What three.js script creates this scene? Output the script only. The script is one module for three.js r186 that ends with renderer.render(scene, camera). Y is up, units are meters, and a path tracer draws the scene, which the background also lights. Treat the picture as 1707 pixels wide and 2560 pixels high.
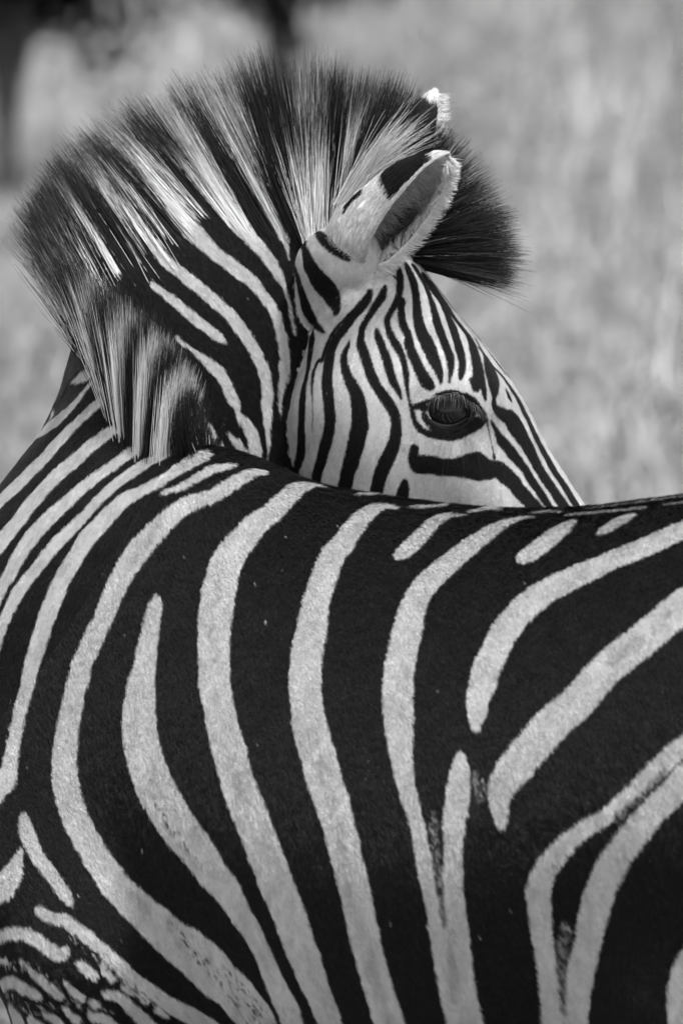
import * as THREE from 'three';

// ---------------------------------------------------------------- camera, sky, sun, exposure
const V3 = (x, y, z) => new THREE.Vector3(x, y, z);
const DIST = 12, PXM = 2286, CX = 853.5, CY = 1280;          // photo: 1707 x 2560, 2286 px per metre at the withers
const PITCH = THREE.MathUtils.degToRad(6);
const AIM = V3(0, 1.2, 0);
const vR = V3(1, 0, 0), vU = V3(0, Math.cos(PITCH), -Math.sin(PITCH)), vZ = V3(0, Math.sin(PITCH), Math.cos(PITCH));
const EYE = AIM.clone().addScaledVector(vZ, DIST);

const scene = new THREE.Scene();
const camera = new THREE.PerspectiveCamera(2 * Math.atan(CY / PXM / DIST) * 180 / Math.PI, 682 / 1024, 0.5, 900);
camera.position.copy(EYE); camera.lookAt(AIM); camera.updateMatrixWorld();
camera.focus = DIST + 0.12;
camera.userData.fStop = 7.4;

const renderer = new THREE.WebGLRenderer({ antialias: true });
renderer.setSize(682, 1024);
renderer.toneMapping = THREE.LinearToneMapping;
renderer.toneMappingExposure = 1.27;
renderer.shadowMap.enabled = true;

{ // a bright, thinly veiled sky (the photograph is black and white)
  const w = 256, h = 128, data = new Float32Array(w * h * 4);
  for (let j = 0; j < h; j++) for (let i = 0; i < w; i++) {
    const el = (j + 0.5) / h * Math.PI - Math.PI / 2, k = (j * w + i) * 4;
    const c = el < 0 ? 0.42 : 0.84 + 0.36 * Math.exp(-el * 3.0);
    data[k] = data[k + 1] = data[k + 2] = c; data[k + 3] = 1;
  }
  const sky = new THREE.DataTexture(data, w, h, THREE.RGBAFormat, THREE.FloatType);
  sky.mapping = THREE.EquirectangularReflectionMapping; sky.magFilter = THREE.LinearFilter; sky.needsUpdate = true;
  scene.background = sky; scene.environment = sky;
}
const sun = new THREE.DirectionalLight(0xffffff, 3.8);
sun.position.set(0.30, 0.93, 0.13).multiplyScalar(30); sun.target.position.set(0, 0, 0);
sun.castShadow = true; sun.shadow.radius = 16;
Object.assign(sun.shadow.camera, { left: -12, right: 12, top: 12, bottom: -12, near: 1, far: 80 });
sun.shadow.mapSize.set(4096, 4096);
scene.add(sun, sun.target);

// ---------------------------------------------------------------- helpers
let seed = 1234567;
function rnd() { seed = (seed + 0x6D2B79F5) | 0; let t = Math.imul(seed ^ (seed >>> 15), 1 | seed); t = (t + Math.imul(t ^ (t >>> 7), 61 | t)) ^ t; return ((t ^ (t >>> 14)) >>> 0) / 4294967296; }
const rr = (a, b) => a + (b - a) * rnd();
const gauss = () => (rnd() + rnd() + rnd() + rnd() - 2) * 0.87 * 1.0;
const clamp = (x, a, b) => Math.min(b, Math.max(a, x));
const lerp = (a, b, t) => a + (b - a) * t;
const smooth = (a, b, x) => { const t = clamp((x - a) / (b - a), 0, 1); return t * t * (3 - 2 * t); };
function hash3(x, y, z) { let h = Math.imul(x, 374761393) + Math.imul(y, 668265263) + Math.imul(z, 2147483647 ^ 0x1b873593); h = Math.imul(h ^ (h >>> 13), 1274126177); return ((h ^ (h >>> 16)) >>> 0) / 4294967296; }
function noise3(x, y, z) {
  const xi = Math.floor(x), yi = Math.floor(y), zi = Math.floor(z);
  let u = x - xi, v = y - yi, w = z - zi; u = u * u * (3 - 2 * u); v = v * v * (3 - 2 * v); w = w * w * (3 - 2 * w);
  const l = (a, b, t) => a + (b - a) * t, H = (i, j, k) => hash3(xi + i, yi + j, zi + k);
  return l(l(l(H(0, 0, 0), H(1, 0, 0), u), l(H(0, 1, 0), H(1, 1, 0), u), v), l(l(H(0, 0, 1), H(1, 0, 1), u), l(H(0, 1, 1), H(1, 1, 1), u), v), w);
}
// a photo pixel at a stated distance d (metres nearer than the withers) is a point in the world
const P = (px, py, d) => { const s = (DIST - d) / DIST / PXM; return AIM.clone().addScaledVector(vR, (px - CX) * s).addScaledVector(vU, (CY - py) * s).addScaledVector(vZ, d); };

// ---------------------------------------------------------------- the zebra's own frame
const YAW = THREE.MathUtils.degToRad(30);
const F = V3(-Math.cos(YAW), 0, -Math.sin(YAW)), L = V3(-Math.sin(YAW), 0, Math.cos(YAW)), UP = V3(0, 1, 0);
const W = P(501, 1152, 0);
const BASE = V3(W.x, 0, W.z);
const A = (f, u, l = 0) => BASE.clone().addScaledVector(F, f).addScaledVector(UP, u).addScaledVector(L, l);
function onMedian(px, py) { const q = P(px, py, 0), dir = q.clone().sub(EYE).normalize(); const t = W.clone().sub(EYE).dot(L) / dir.dot(L); return EYE.clone().addScaledVector(dir, t); }
const drop = (p, u) => V3(p.x, u, p.z);

// ---------------------------------------------------------------- the body as a distance field: sweeps (top point, bottom point, half width, narrowing at the top)
function sweep(stations, capStart, capEnd, n = 40) {
  const tops = new THREE.CatmullRomCurve3(stations.map(s => s[0]), false, 'centripetal'), bots = new THREE.CatmullRomCurve3(stations.map(s => s[1]), false, 'centripetal');
  const m = stations.length - 1, at = (k, i) => { const x = clamp(i, 0, m), a = Math.min(m - 1, Math.floor(x)), t = x - a; const p0 = stations[Math.max(0, a - 1)][k], p1 = stations[a][k], p2 = stations[a + 1][k], p3 = stations[Math.min(m, a + 2)][k]; return 0.5 * (2 * p1 + (p2 - p0) * t + (2 * p0 - 5 * p1 + 4 * p2 - p3) * t * t + (3 * p1 - p0 - 3 * p2 + p3) * t * t * t); };
  const C = [], Vv = [], hb = [], hw = [], eg = [];
  for (let i = 0; i < n; i++) {
    const x = i / (n - 1), top = tops.getPoint(x), bot = bots.getPoint(x);
    C.push(top.clone().add(bot).multiplyScalar(0.5)); const v = top.clone().sub(bot); hb.push(v.length() / 2); Vv.push(v.normalize()); hw.push(at(2, x * m)); eg.push(at(3, x * m));
  }
  const S = [], N = [];
  for (let i = 0; i < n; i++) {
    const T = C[Math.min(n - 1, i + 1)].clone().sub(C[Math.max(0, i - 1)]).normalize();
    const s = T.clone().cross(Vv[i]).normalize(); S.push(s); N.push(Vv[i].clone().cross(s).multiplyScalar(1).normalize());
    if (N[i].dot(T) < 0) N[i].negate();
  }
  const pk = a => { const o = new Float64Array(n * 3); a.forEach((v, i) => { o[3 * i] = v.x; o[3 * i + 1] = v.y; o[3 * i + 2] = v.z; }); return o; };
  const box = [1e9, 1e9, 1e9, -1e9, -1e9, -1e9];               // a box round the sweep: far from it the exact distance is not needed
  for (let i = 0; i < n; i++) for (let k = 0; k < 3; k++) { const r = Math.abs(Vv[i].getComponent(k)) * hb[i] + Math.abs(S[i].getComponent(k)) * hw[i] * (1 + Math.abs(eg[i])) + 0.06, c = C[i].getComponent(k); box[k] = Math.min(box[k], c - r); box[k + 3] = Math.max(box[k + 3], c + r); }
  return { n, C: pk(C), V: pk(Vv), S: pk(S), N: pk(N), hb, hw, eg, box, capStart, capEnd, t: 0, u: 0, v: 0 };
}
function sdSweep(w, x, y, z) {
  const { n, C, V, S, N, hb, hw, eg, box } = w;
  const ex = Math.max(box[0] - x, x - box[3], 0), ey = Math.max(box[1] - y, y - box[4], 0), ez = Math.max(box[2] - z, z - box[5], 0), far = ex * ex + ey * ey + ez * ez;
  if (far > 0.0144) return Math.sqrt(far);
  let bi = 0, bd = 1e9;
  for (let i = 0; i < n; i++) { const dx = x - C[3 * i], dy = y - C[3 * i + 1], dz = z - C[3 * i + 2], d = dx * dx + dy * dy + dz * dz; if (d < bd) { bd = d; bi = i; } }
  const pl = i => (x - C[3 * i]) * N[3 * i] + (y - C[3 * i + 1]) * N[3 * i + 1] + (z - C[3 * i + 2]) * N[3 * i + 2];
  let i = bi, s = pl(i), g = 0;
  while (g++ < 24) {
    if (s > 0) { if (i === n - 1) break; const s2 = pl(i + 1); if (s2 <= 0) break; i++; s = s2; }
    else { if (i === 0) break; const s2 = pl(i - 1); i--; s = s2; if (s2 > 0) break; }
  }
  let f = 0, j = i, capW = 0;
  if (s > 0 && i < n - 1) { const s2 = pl(i + 1); j = i + 1; f = s2 < s ? clamp(s / (s - s2), 0, 1) : 0; } else if (s > 0) capW = s / w.capEnd; else if (i === 0) capW = s / w.capStart;
  const e = 1 - f, a3 = 3 * i, b3 = 3 * j;
  const dx = x - (C[a3] * e + C[b3] * f), dy = y - (C[a3 + 1] * e + C[b3 + 1] * f), dz = z - (C[a3 + 2] * e + C[b3 + 2] * f);
  const u = dx * (S[a3] * e + S[b3] * f) + dy * (S[a3 + 1] * e + S[b3 + 1] * f) + dz * (S[a3 + 2] * e + S[b3 + 2] * f);
  const v = dx * (V[a3] * e + V[b3] * f) + dy * (V[a3 + 1] * e + V[b3 + 1] * f) + dz * (V[a3 + 2] * e + V[b3 + 2] * f);
  const b = hb[i] * e + hb[j] * f, eg_ = eg[i] * e + eg[j] * f, a = (hw[i] * e + hw[j] * f) * (1 - eg_ * clamp(v / b, -1, 1));
  w.t = i + f; w.u = u; w.v = v / b;
  const k = Math.sqrt(u * u / (a * a) + v * v / (b * b) + capW * capW);
  if (k < 1e-3) return -Math.min(a, b);
  const cap = capW ? (s > 0 ? w.capEnd : w.capStart) : 1;
  const gr = Math.sqrt(u * u / (a * a * a * a) + v * v / (b * b * b * b) + (capW ? capW * capW / (cap * cap) : 0));
  return Math.max(k * (k - 1) / gr, -Math.min(a, b));
}
function sdCone(c, x, y, z) { // round cone
  const [p, q, ra, rb] = c, bx = q.x - p.x, by = q.y - p.y, bz = q.z - p.z, ax = x - p.x, ay = y - p.y, az = z - p.z;
  const t = clamp((ax * bx + ay * by + az * bz) / (bx * bx + by * by + bz * bz), 0, 1);
  return Math.hypot(ax - bx * t, ay - by * t, az - bz * t) - lerp(ra, rb, t);
}
const smin = (a, b, k) => { const h = Math.max(k - Math.abs(a - b), 0) / k; return Math.min(a, b) - h * h * k * 0.25; };

const tp = [onMedian(501, 1156), onMedian(653, 1186), onMedian(893, 1234), onMedian(1198, 1272), onMedian(1459, 1270), onMedian(1707, 1240), onMedian(2000, 1215), onMedian(2330, 1260), onMedian(2600, 1420)];
const torso = sweep([
  [A(0.30, 0.94), A(0.27, 0.72), 0.12, 0.1], [A(0.15, 1.10), A(0.13, 0.64), 0.18, 0.3],
  [tp[0], drop(tp[0], 0.60), 0.19, 0.38], [tp[1], drop(tp[1], 0.585), 0.215, 0.32], [tp[2], drop(tp[2], 0.57), 0.25, 0.24], [tp[3], drop(tp[3], 0.55), 0.275, 0.18],
  [tp[4], drop(tp[4], 0.56), 0.28, 0.14], [tp[5], drop(tp[5], 0.60), 0.275, 0.12], [tp[6], drop(tp[6], 0.67), 0.265, 0.1], [tp[7], drop(tp[7], 0.75), 0.23, 0.05], [tp[8], drop(tp[8], 0.88), 0.13, 0],
], 0.06, 0.05);
const neckBase = sweep([
  [onMedian(600, 1200), A(0.16, 0.82), 0.10, 0.3], [onMedian(440, 1146), A(0.27, 0.88), 0.12, 0.45], [P(370, 1108, -0.04), P(-80, 1890, -0.20), 0.112, 0.45],
  [P(288, 984, -0.085), P(35, 1730, -0.265), 0.099, 0.44], [P(257, 890, -0.13), P(215, 1540, -0.32), 0.074, 0.46], [P(247, 800, -0.18), P(320, 1440, -0.35), 0.068, 0.46],
], 0.08, 0.02);
const neckFar = sweep([
  [P(257, 890, -0.13), P(215, 1540, -0.32), 0.074, 0.46], [P(247, 800, -0.18), P(320, 1440, -0.35), 0.068, 0.46], [P(254, 720, -0.23), P(360, 1410, -0.37), 0.074, 0.44],
  [P(292, 652, -0.28), P(410, 1400, -0.35), 0.082, 0.42], [P(352, 600, -0.325), P(475, 1390, -0.34), 0.086, 0.42], [P(474, 530, -0.37), P(580, 1360, -0.355), 0.083, 0.42],
  [P(555, 512, -0.39), P(655, 1320, -0.375), 0.078, 0.4], [P(670, 498, -0.40), P(750, 1260, -0.405), 0.072, 0.38], [P(779, 498, -0.40), P(850, 1140, -0.42), 0.066, 0.36],
], 0.03, 0.04);
const HD = -0.36;
const head = sweep([
  [P(905, 520, HD), P(772, 835, HD), 0.05, 0.2], [P(1020, 625, HD), P(732, 1052, HD), 0.082, 0.1], [P(1130, 768, HD), P(742, 1200, HD), 0.094, 0.02],
  [P(1245, 905, HD), P(840, 1300, HD), 0.096, 0.0], [P(1308, 1000, HD), P(960, 1350, HD), 0.082, 0.05], [P(1366, 1114, HD), P(1080, 1410, HD), 0.066, 0.1],
  [P(1462, 1264, HD), P(1230, 1490, HD), 0.056, 0.12], [P(1540, 1390, HD), P(1330, 1580, HD), 0.050, 0.1], [P(1600, 1490, HD), P(1400, 1670, HD), 0.052, 0.05],
], 0.035, 0.045);
const cones = [];
for (const s of [1, -1]) {
  cones.push([A(0.24, 0.86, 0.10 * s), A(0.03, 0.72, 0.14 * s), 0.115, 0.105, 0.07], [A(0.03, 0.71, 0.145 * s), A(0.10, 0.40, 0.125 * s), 0.108, 0.046, 0.03],
    [A(0.10, 0.40, 0.125 * s), A(0.09, 0.13, 0.125 * s), 0.043, 0.031, 0.02], [A(0.09, 0.13, 0.125 * s), A(0.125, 0.04, 0.125 * s), 0.034, 0.043, 0.015],
    [A(-0.86, 0.95, 0.11 * s), A(-0.72, 0.73, 0.155 * s), 0.17, 0.12, 0.06], [A(-0.72, 0.73, 0.155 * s), A(-0.98, 0.43, 0.13 * s), 0.115, 0.052, 0.04],
    [A(-0.98, 0.43, 0.13 * s), A(-0.94, 0.14, 0.13 * s), 0.046, 0.032, 0.02], [A(-0.94, 0.14, 0.13 * s), A(-0.90, 0.04, 0.13 * s), 0.035, 0.044, 0.015]);
}
cones.push([A(-1.10, 1.10), A(-1.20, 0.85), 0.03, 0.02, 0.03], [A(-1.20, 0.85), A(-1.18, 0.55), 0.018, 0.03, 0.01]);
const EYEC = P(1119, 1026, HD + 0.078);                        // eyeball centre
const orbit = [P(1100, 985, HD + 0.055), P(1160, 1000, HD + 0.055), 0.042, 0.04, 0];
const cheek = [P(860, 1040, HD + 0.035), P(960, 1180, HD + 0.03), 0.062, 0.055, 0];
const earRoot = [P(832, 668, HD + 0.035), P(866, 642, HD + 0.058), 0.0418, 0.038, 0];
const crest_ = [P(1080, 1110, HD + 0.06), P(1260, 1300, HD + 0.045), 0.03, 0.018, 0];
let partId = 0;
function sdfTrunk(x, y, z) { let d = smin(sdSweep(torso, x, y, z), sdSweep(neckBase, x, y, z), 0.08); for (const c of cones) { const dc = sdCone(c, x, y, z); if (dc < d + c[4]) d = smin(d, dc, c[4]); } return d; }
function sdfHead(x, y, z) { let d = sdSweep(head, x, y, z); d = smin(d, sdCone(orbit, x, y, z), 0.03); d = smin(d, sdCone(cheek, x, y, z), 0.05); d = smin(d, sdCone(crest_, x, y, z), 0.04); d = smin(d, sdCone(earRoot, x, y, z), 0.02); return smin(d, sdSweep(neckFar, x, y, z), 0.01); }
function sdfNeck(x, y, z) { return smin(Math.min(sdSweep(head, x, y, z), sdCone(cheek, x, y, z)), smin(sdSweep(neckFar, x, y, z), sdSweep(neckBase, x, y, z), 0.02), 0.01); }
function sdf(x, y, z) {
  const dt = sdSweep(torso, x, y, z), d1 = sdSweep(neckBase, x, y, z), d2 = sdSweep(neckFar, x, y, z);
  let dh = sdSweep(head, x, y, z);
  if (dh < 0.1) {
    dh = smin(dh, sdCone(orbit, x, y, z), 0.03); dh = smin(dh, sdCone(cheek, x, y, z), 0.05); dh = smin(dh, sdCone(crest_, x, y, z), 0.04); dh = smin(dh, sdCone(earRoot, x, y, z), 0.02);
    const e = Math.hypot(x - EYEC.x, (y - EYEC.y) * 1.25, z - EYEC.z) - 0.027; const h = Math.max(0.012 - Math.abs(dh + e), 0) / 0.012; dh = Math.max(dh, -e) + h * h * 0.012 * 0.25;
  }
  let d = smin(dt, d1, 0.08); partId = dt < d1 ? 0 : 1;
  if (y < 1.2) for (let i = 0; i < cones.length; i++) { const c = cones[i]; const dc = sdCone(c, x, y, z); if (dc < d + c[4]) { if (dc < d) partId = 4; d = smin(d, dc, c[4]); } }
  if (d2 < Math.min(d, dh)) partId = 2; d = smin(d, d2, 0.02);
  if (dh < d) partId = 3; d = smin(d, dh, 0.010);
  return d;
}
const gtmp = [0, 0, 0];
function grad(x, y, z, h = 0.0015, fn = sdf) { const d0 = fn(x, y, z), gx = fn(x + h, y, z) - d0, gy = fn(x, y + h, z) - d0, gz = fn(x, y, z + h) - d0, l = Math.hypot(gx, gy, gz) || 1; gtmp[0] = gx / l; gtmp[1] = gy / l; gtmp[2] = gz / l; return gtmp; }

// ---------------------------------------------------------------- surface nets over the field
const T0 = Date.now(); const tick = s => console.log(s, ((Date.now() - T0) / 1000).toFixed(1));
const bmin = V3(-0.75, -0.02, -0.9), bmax = V3(1.25, 1.62, 0.95), H = 0.006, BL = 8;
const gn = [0, 1, 2].map(k => Math.ceil((bmax.getComponent(k) - bmin.getComponent(k)) / (H * BL)) * BL);
const pos = [], tri = []; const cellV = new Map();
{
  const [nx, ny, nz] = gn, val = new Map(), BW = H * BL;
  const key = (i, j, k) => (i * (ny + 1) + j) * (nz + 1) + k;
  const blocks = [];
  for (let i = 0; i < nx; i += BL) for (let j = 0; j < ny; j += BL) for (let k = 0; k < nz; k += BL) {
    const d = sdf(bmin.x + (i + BL / 2) * H, bmin.y + (j + BL / 2) * H, bmin.z + (k + BL / 2) * H);
    if (Math.abs(d) < BW * 1.15) blocks.push([i, j, k]);
  }
  const f = (i, j, k) => { const q = key(i, j, k); let v = val.get(q); if (v === undefined) { v = sdf(bmin.x + i * H, bmin.y + j * H, bmin.z + k * H); val.set(q, v); } return v; };
  const E = [[0, 1], [2, 3], [4, 5], [6, 7], [0, 2], [1, 3], [4, 6], [5, 7], [0, 4], [1, 5], [2, 6], [3, 7]], g = new Float64Array(8), cells = [];
  for (const [bi, bj, bk] of blocks) for (let i = bi; i < bi + BL; i++) for (let j = bj; j < bj + BL; j++) for (let k = bk; k < bk + BL; k++) {
    let m = 0; for (let c = 0; c < 8; c++) { g[c] = f(i + (c & 1), j + (c >> 1 & 1), k + (c >> 2)); if (g[c] < 0) m |= 1 << c; }
    if (m === 0 || m === 255) continue;
    let sx = 0, sy = 0, sz = 0, n = 0;
    for (const [a, b] of E) if ((m >> a & 1) !== (m >> b & 1)) { const t = g[a] / (g[a] - g[b]); sx += lerp(a & 1, b & 1, t); sy += lerp(a >> 1 & 1, b >> 1 & 1, t); sz += lerp(a >> 2, b >> 2, t); n++; }
    cellV.set(key(i, j, k), pos.length / 3); pos.push(bmin.x + (i + sx / n) * H, bmin.y + (j + sy / n) * H, bmin.z + (k + sz / n) * H); cells.push([i, j, k, m]);
  }
  for (const [i, j, k, m] of cells) { // one quad for each crossing edge that ends in this cell's low corner
    const v = (a, b, c) => cellV.get(key(a, b, c)), s0 = m & 1;
    const quad = (a, b, c, d, flip) => { if (a === undefined || b === undefined || c === undefined || d === undefined) return; if (!flip) tri.push(a, b, c, a, c, d); else tri.push(a, c, b, a, d, c); };
    if (s0 !== (m >> 1 & 1)) quad(v(i, j, k), v(i, j - 1, k), v(i, j - 1, k - 1), v(i, j, k - 1), !s0);
    if (s0 !== (m >> 2 & 1)) quad(v(i, j, k), v(i, j, k - 1), v(i - 1, j, k - 1), v(i - 1, j, k), !s0);
    if (s0 !== (m >> 4 & 1)) quad(v(i, j, k), v(i - 1, j, k), v(i - 1, j - 1, k), v(i, j - 1, k), !s0);
  }
}
tick('nets ' + pos.length / 3 + ' v ' + tri.length / 3 + ' t');
// finer triangles on the upper body, neck and head, where the coat is seen close to
function refine(minLen, want) {
  const mid = new Map(), out = [], nv = () => pos.length / 3;
  const edge = (a, b) => {
    const k = a < b ? a * 4194304 + b : b * 4194304 + a; let m = mid.get(k); if (m !== undefined) return m;
    const x = (pos[3 * a] + pos[3 * b]) / 2, y = (pos[3 * a + 1] + pos[3 * b + 1]) / 2, z = (pos[3 * a + 2] + pos[3 * b + 2]) / 2;
    const l = Math.hypot(pos[3 * a] - pos[3 * b], pos[3 * a + 1] - pos[3 * b + 1], pos[3 * a + 2] - pos[3 * b + 2]);
    m = l > minLen && want(x, y, z) ? nv() : -1; if (m >= 0) { pos.push(x, y, z); } mid.set(k, m); return m;
  };
  for (let i = 0; i < tri.length; i += 3) {
    let [a, b, c] = [tri[i], tri[i + 1], tri[i + 2]], ab = edge(a, b), bc = edge(b, c), ca = edge(c, a);
    const n = (ab >= 0) + (bc >= 0) + (ca >= 0);
    if (n === 0) { out.push(a, b, c); continue; }
    if (n === 3) { out.push(a, ab, ca, ab, b, bc, ca, bc, c, ab, bc, ca); continue; }
    while (!(ab >= 0 && (n === 1 || bc >= 0))) [a, b, c, ab, bc, ca] = [b, c, a, bc, ca, ab];
    if (n === 1) out.push(a, ab, c, ab, b, c); else out.push(ab, b, bc, a, ab, bc, a, bc, c);
  }
  tri.length = 0; for (const t of out) tri.push(t);
}
const toView = (x, y, z) => { const dx = x - EYE.x, dy = y - EYE.y, dz = z - EYE.z, zz = -(dx * vZ.x + dy * vZ.y + dz * vZ.z); return [CX + (dx * vR.x + dy * vR.y + dz * vR.z) / zz * PXM * DIST, CY - (dx * vU.x + dy * vU.y + dz * vU.z) / zz * PXM * DIST]; };
refine(0.004, (x, y, z) => y > 0.6 && x < 0.48);
for (let i = 0; i < pos.length; i += 3) for (let r = 0; r < 1; r++) { const d = sdf(pos[i], pos[i + 1], pos[i + 2]); if (Math.abs(d) > 0.02) break; const g = grad(pos[i], pos[i + 1], pos[i + 2]); pos[i] -= g[0] * d; pos[i + 1] -= g[1] * d; pos[i + 2] -= g[2] * d; }
tick('refined ' + pos.length / 3 + ' v ' + tri.length / 3 + ' t');

// ---------------------------------------------------------------- the coat pattern: stripes as 3-D lines with a width, lying on the skin
function surfaceAt(px, py, field = sdf) { // where the sight line through a photo pixel meets the body; past the outline, the nearest point of the outline
  const dir = P(px, py, 0).sub(EYE).normalize(); let t = 10.6, best = 1e9, bt = t;
  for (let i = 0; i < 160 && t < 13.2; i++) {
    const d = field(EYE.x + dir.x * t, EYE.y + dir.y * t, EYE.z + dir.z * t);
    if (d < best) { best = d; bt = t; } if (d < 0.0006) break; t += Math.max(d * 0.8, 0.0008);
  }
  if (best > 0.05) return null;
  const p = EYE.clone().addScaledVector(dir, bt);
  if (best > 0.0006) for (let i = 0; i < 3; i++) { const d = field(p.x, p.y, p.z), g = grad(p.x, p.y, p.z, 0.0015, field); p.x -= g[0] * d; p.y -= g[1] * d; p.z -= g[2] * d; }
  return p;
}
const Z = { c3: [0, 853, 1.836], c4: [853, 853, 1.836], c5: [0, 1706, 1.836], c6: [853, 1706, 1.836], c1: [0, 0, 1.836], c2: [853, 0, 1.836], h1: [700, 480, 3.672], h2: [1000, 620, 3.672], h3: [980, 860, 3.672], h4: [660, 860, 3.672], n1: [400, 600, 3.672], n2: [400, 900, 3.672], s: [0, 0, 1] };
let onPart = 'trunk';
const strokes = [];                                           // {col, mirror, pts: [zone, [x, y, width] ...]}
const stroke = (col, mirror, ...runs) => { const pts = []; let z = Z.s; for (const r of runs) { if (typeof r === 'string') { z = Z[r]; continue; } for (const [x, y, w] of r) pts.push([z[0] + x / z[2], z[1] + y / z[2], w / z[2]]); } strokes.push({ col, mirror, pts, on: onPart }); };
// --- STRIPES-BEGIN
// neck and shoulder, then the flank, from the head end to the rump ('T' repeats on the far side of the spine)
stroke(1, 0, 'c3', [[455, -10, 30], [410, 25, 40], [365, 55, 26], [330, 90, 20]]);
stroke(1, 0, 'c3', [[462, 92, 16], [435, 130, 28], [400, 162, 42], [320, 192, 52], [240, 238, 56], [195, 272, 46], [140, 320, 46]]);
stroke(1, 0, 'c3', [[472, 148, 12], [400, 215, 20], [340, 290, 32], [270, 358, 52], [180, 422, 58], [100, 475, 62], [40, 530, 56], [0, 572, 50], [-60, 640, 50]]);
stroke(1, 0, 'c3', [[515, 200, 54], [482, 258, 40], [420, 310, 38], [350, 380, 40], [280, 450, 45], [200, 540, 50], [100, 640, 64], [0, 735, 68], [-70, 810, 70], [-200, 960, 70]]);
stroke(1, 0, 'c3', [[592, 345, 66], [565, 385, 52], [510, 412, 46], [420, 480, 58], [330, 560, 58], [250, 630, 60], [150, 740, 64], [80, 830, 64], [0, 925, 68], [-70, 1020, 70], [-170, 1180, 70]]);
stroke(1, 0, 'c3', [[690, 430, 70], [660, 468, 54], [610, 500, 46], [540, 555, 48], [450, 622, 48], [380, 672, 50], [300, 745, 60], [210, 830, 68], [130, 920, 68], [60, 1040, 58], [0, 1160, 50], [-50, 1270, 50], [-110, 1400, 50]]);
stroke(1, 0, 'c3', [[800, 480, 84], [760, 515, 64], [700, 545, 46], [600, 608, 48], [520, 668, 48], [450, 735, 44], [380, 812, 50], [260, 932, 58], [170, 1042, 54], [100, 1130, 60], [50, 1220, 54], [10, 1310, 50], [-20, 1400, 50], [-40, 1500, 50]]);
stroke(1, 'T', 'c3', [[915, 528, 64], [870, 556, 60], [830, 582, 52], [740, 640, 46], [650, 688, 50], [570, 732, 66], [480, 820, 78], [400, 910, 80], [350, 990, 74], [290, 1090, 78], [230, 1230, 80], [190, 1350, 78], [150, 1480, 74], [130, 1568, 64]], 'c5', [[110, 80, 60], [80, 200, 58], [55, 330, 66], [40, 420, 84], [35, 470, 80]]);
stroke(1, 0, 'c5', [[-40, 420, 60], [0, 450, 100], [-10, 520, 60], [-40, 580, 50]]);
stroke(1, 'T', 'c3', [[745, 695, 16], [800, 680, 28], [860, 655, 36], [900, 630, 40], [950, 602, 40], [1010, 582, 36], [1075, 573, 16]]);
stroke(1, 'T', 'c3', [[1215, 605, 22], [1180, 604, 34], [1120, 622, 54], [1050, 665, 64], [960, 716, 64], [850, 755, 76], [760, 825, 88], [690, 900, 96], [620, 980, 104], [570, 1060, 100], [520, 1160, 94], [480, 1260, 90], [430, 1370, 94], [380, 1480, 94], [365, 1568, 94]], 'c5', [[355, 0, 96], [330, 120, 98], [310, 230, 104], [300, 340, 112], [300, 440, 120], [320, 540, 124], [360, 650, 124], [420, 760, 128], [490, 870, 132], [580, 980, 142], [690, 1080, 156], [800, 1180, 176], [900, 1260, 196], [980, 1340, 200], [1050, 1400, 150]]);
stroke(1, 'T', 'c3', [[715, 1185, 36], [712, 1225, 66], [692, 1330, 84], [672, 1440, 100], [655, 1568, 116]], 'c5', [[650, 0, 124], [640, 120, 152], [645, 230, 162], [665, 340, 168], [700, 450, 176], [750, 550, 178], [820, 660, 178], [900, 760, 160], [970, 860, 148], [1040, 950, 126], [1100, 1050, 100], [1160, 1150, 88], [1210, 1250, 80], [1260, 1370, 90], [1310, 1480, 104], [1340, 1568, 100], [1380, 1750, 90]]);
stroke(1, 'T', 'c3', [[1490, 672, 12], [1440, 662, 30], [1385, 668, 54], [1330, 705, 84], [1255, 782, 96], [1170, 852, 110], [1100, 930, 126], [1040, 1020, 144], [1010, 1120, 152], [995, 1220, 158], [985, 1330, 152], [985, 1450, 146], [985, 1568, 142]], 'c5', [[1005, 120, 144], [1030, 230, 150], [1060, 340, 154], [1090, 450, 156], [1130, 560, 158], [1170, 660, 158], [1215, 780, 162], [1260, 900, 160], [1310, 1020, 150], [1350, 1140, 146], [1395, 1260, 140], [1440, 1380, 126], [1490, 1500, 110], [1540, 1640, 100], [1600, 1800, 90]]);
stroke(1, 'T', 'c4', [[258, 768, 10], [210, 760, 28], [160, 765, 50], [110, 798, 74], [50, 865, 92], [0, 940, 104]], 'c3', [[1530, 980, 112], [1490, 1075, 120], [1450, 1200, 126], [1430, 1320, 138], [1410, 1430, 146], [1400, 1568, 150]], 'c5', [[1410, 120, 150], [1430, 230, 158], [1460, 340, 164], [1490, 450, 164], [1530, 570, 158]], 'c6', [[-5, 680, 150], [30, 820, 146], [75, 1020, 142], [112, 1200, 138], [162, 1380, 136], [222, 1568, 134], [280, 1720, 130]]);
stroke(1, 'T', 'c4', [[565, 800, 10], [510, 800, 22], [465, 806, 40], [420, 836, 58], [370, 890, 66], [320, 940, 74], [285, 970, 62], [265, 982, 34]]);
stroke(1, 'T', 'c4', [[880, 810, 8], [830, 812, 26], [770, 828, 46], [710, 856, 58], [640, 905, 74], [560, 965, 86], [480, 1035, 96], [400, 1105, 106], [350, 1175, 114], [320, 1250, 126], [300, 1340, 134], [275, 1450, 138], [262, 1568, 142]], 'c6', [[262, 120, 142], [268, 230, 126], [276, 340, 104], [292, 440, 88], [320, 550, 74], [345, 640, 68], [366, 740, 68], [384, 840, 76], [405, 930, 84], [430, 1010, 100]]);
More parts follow.
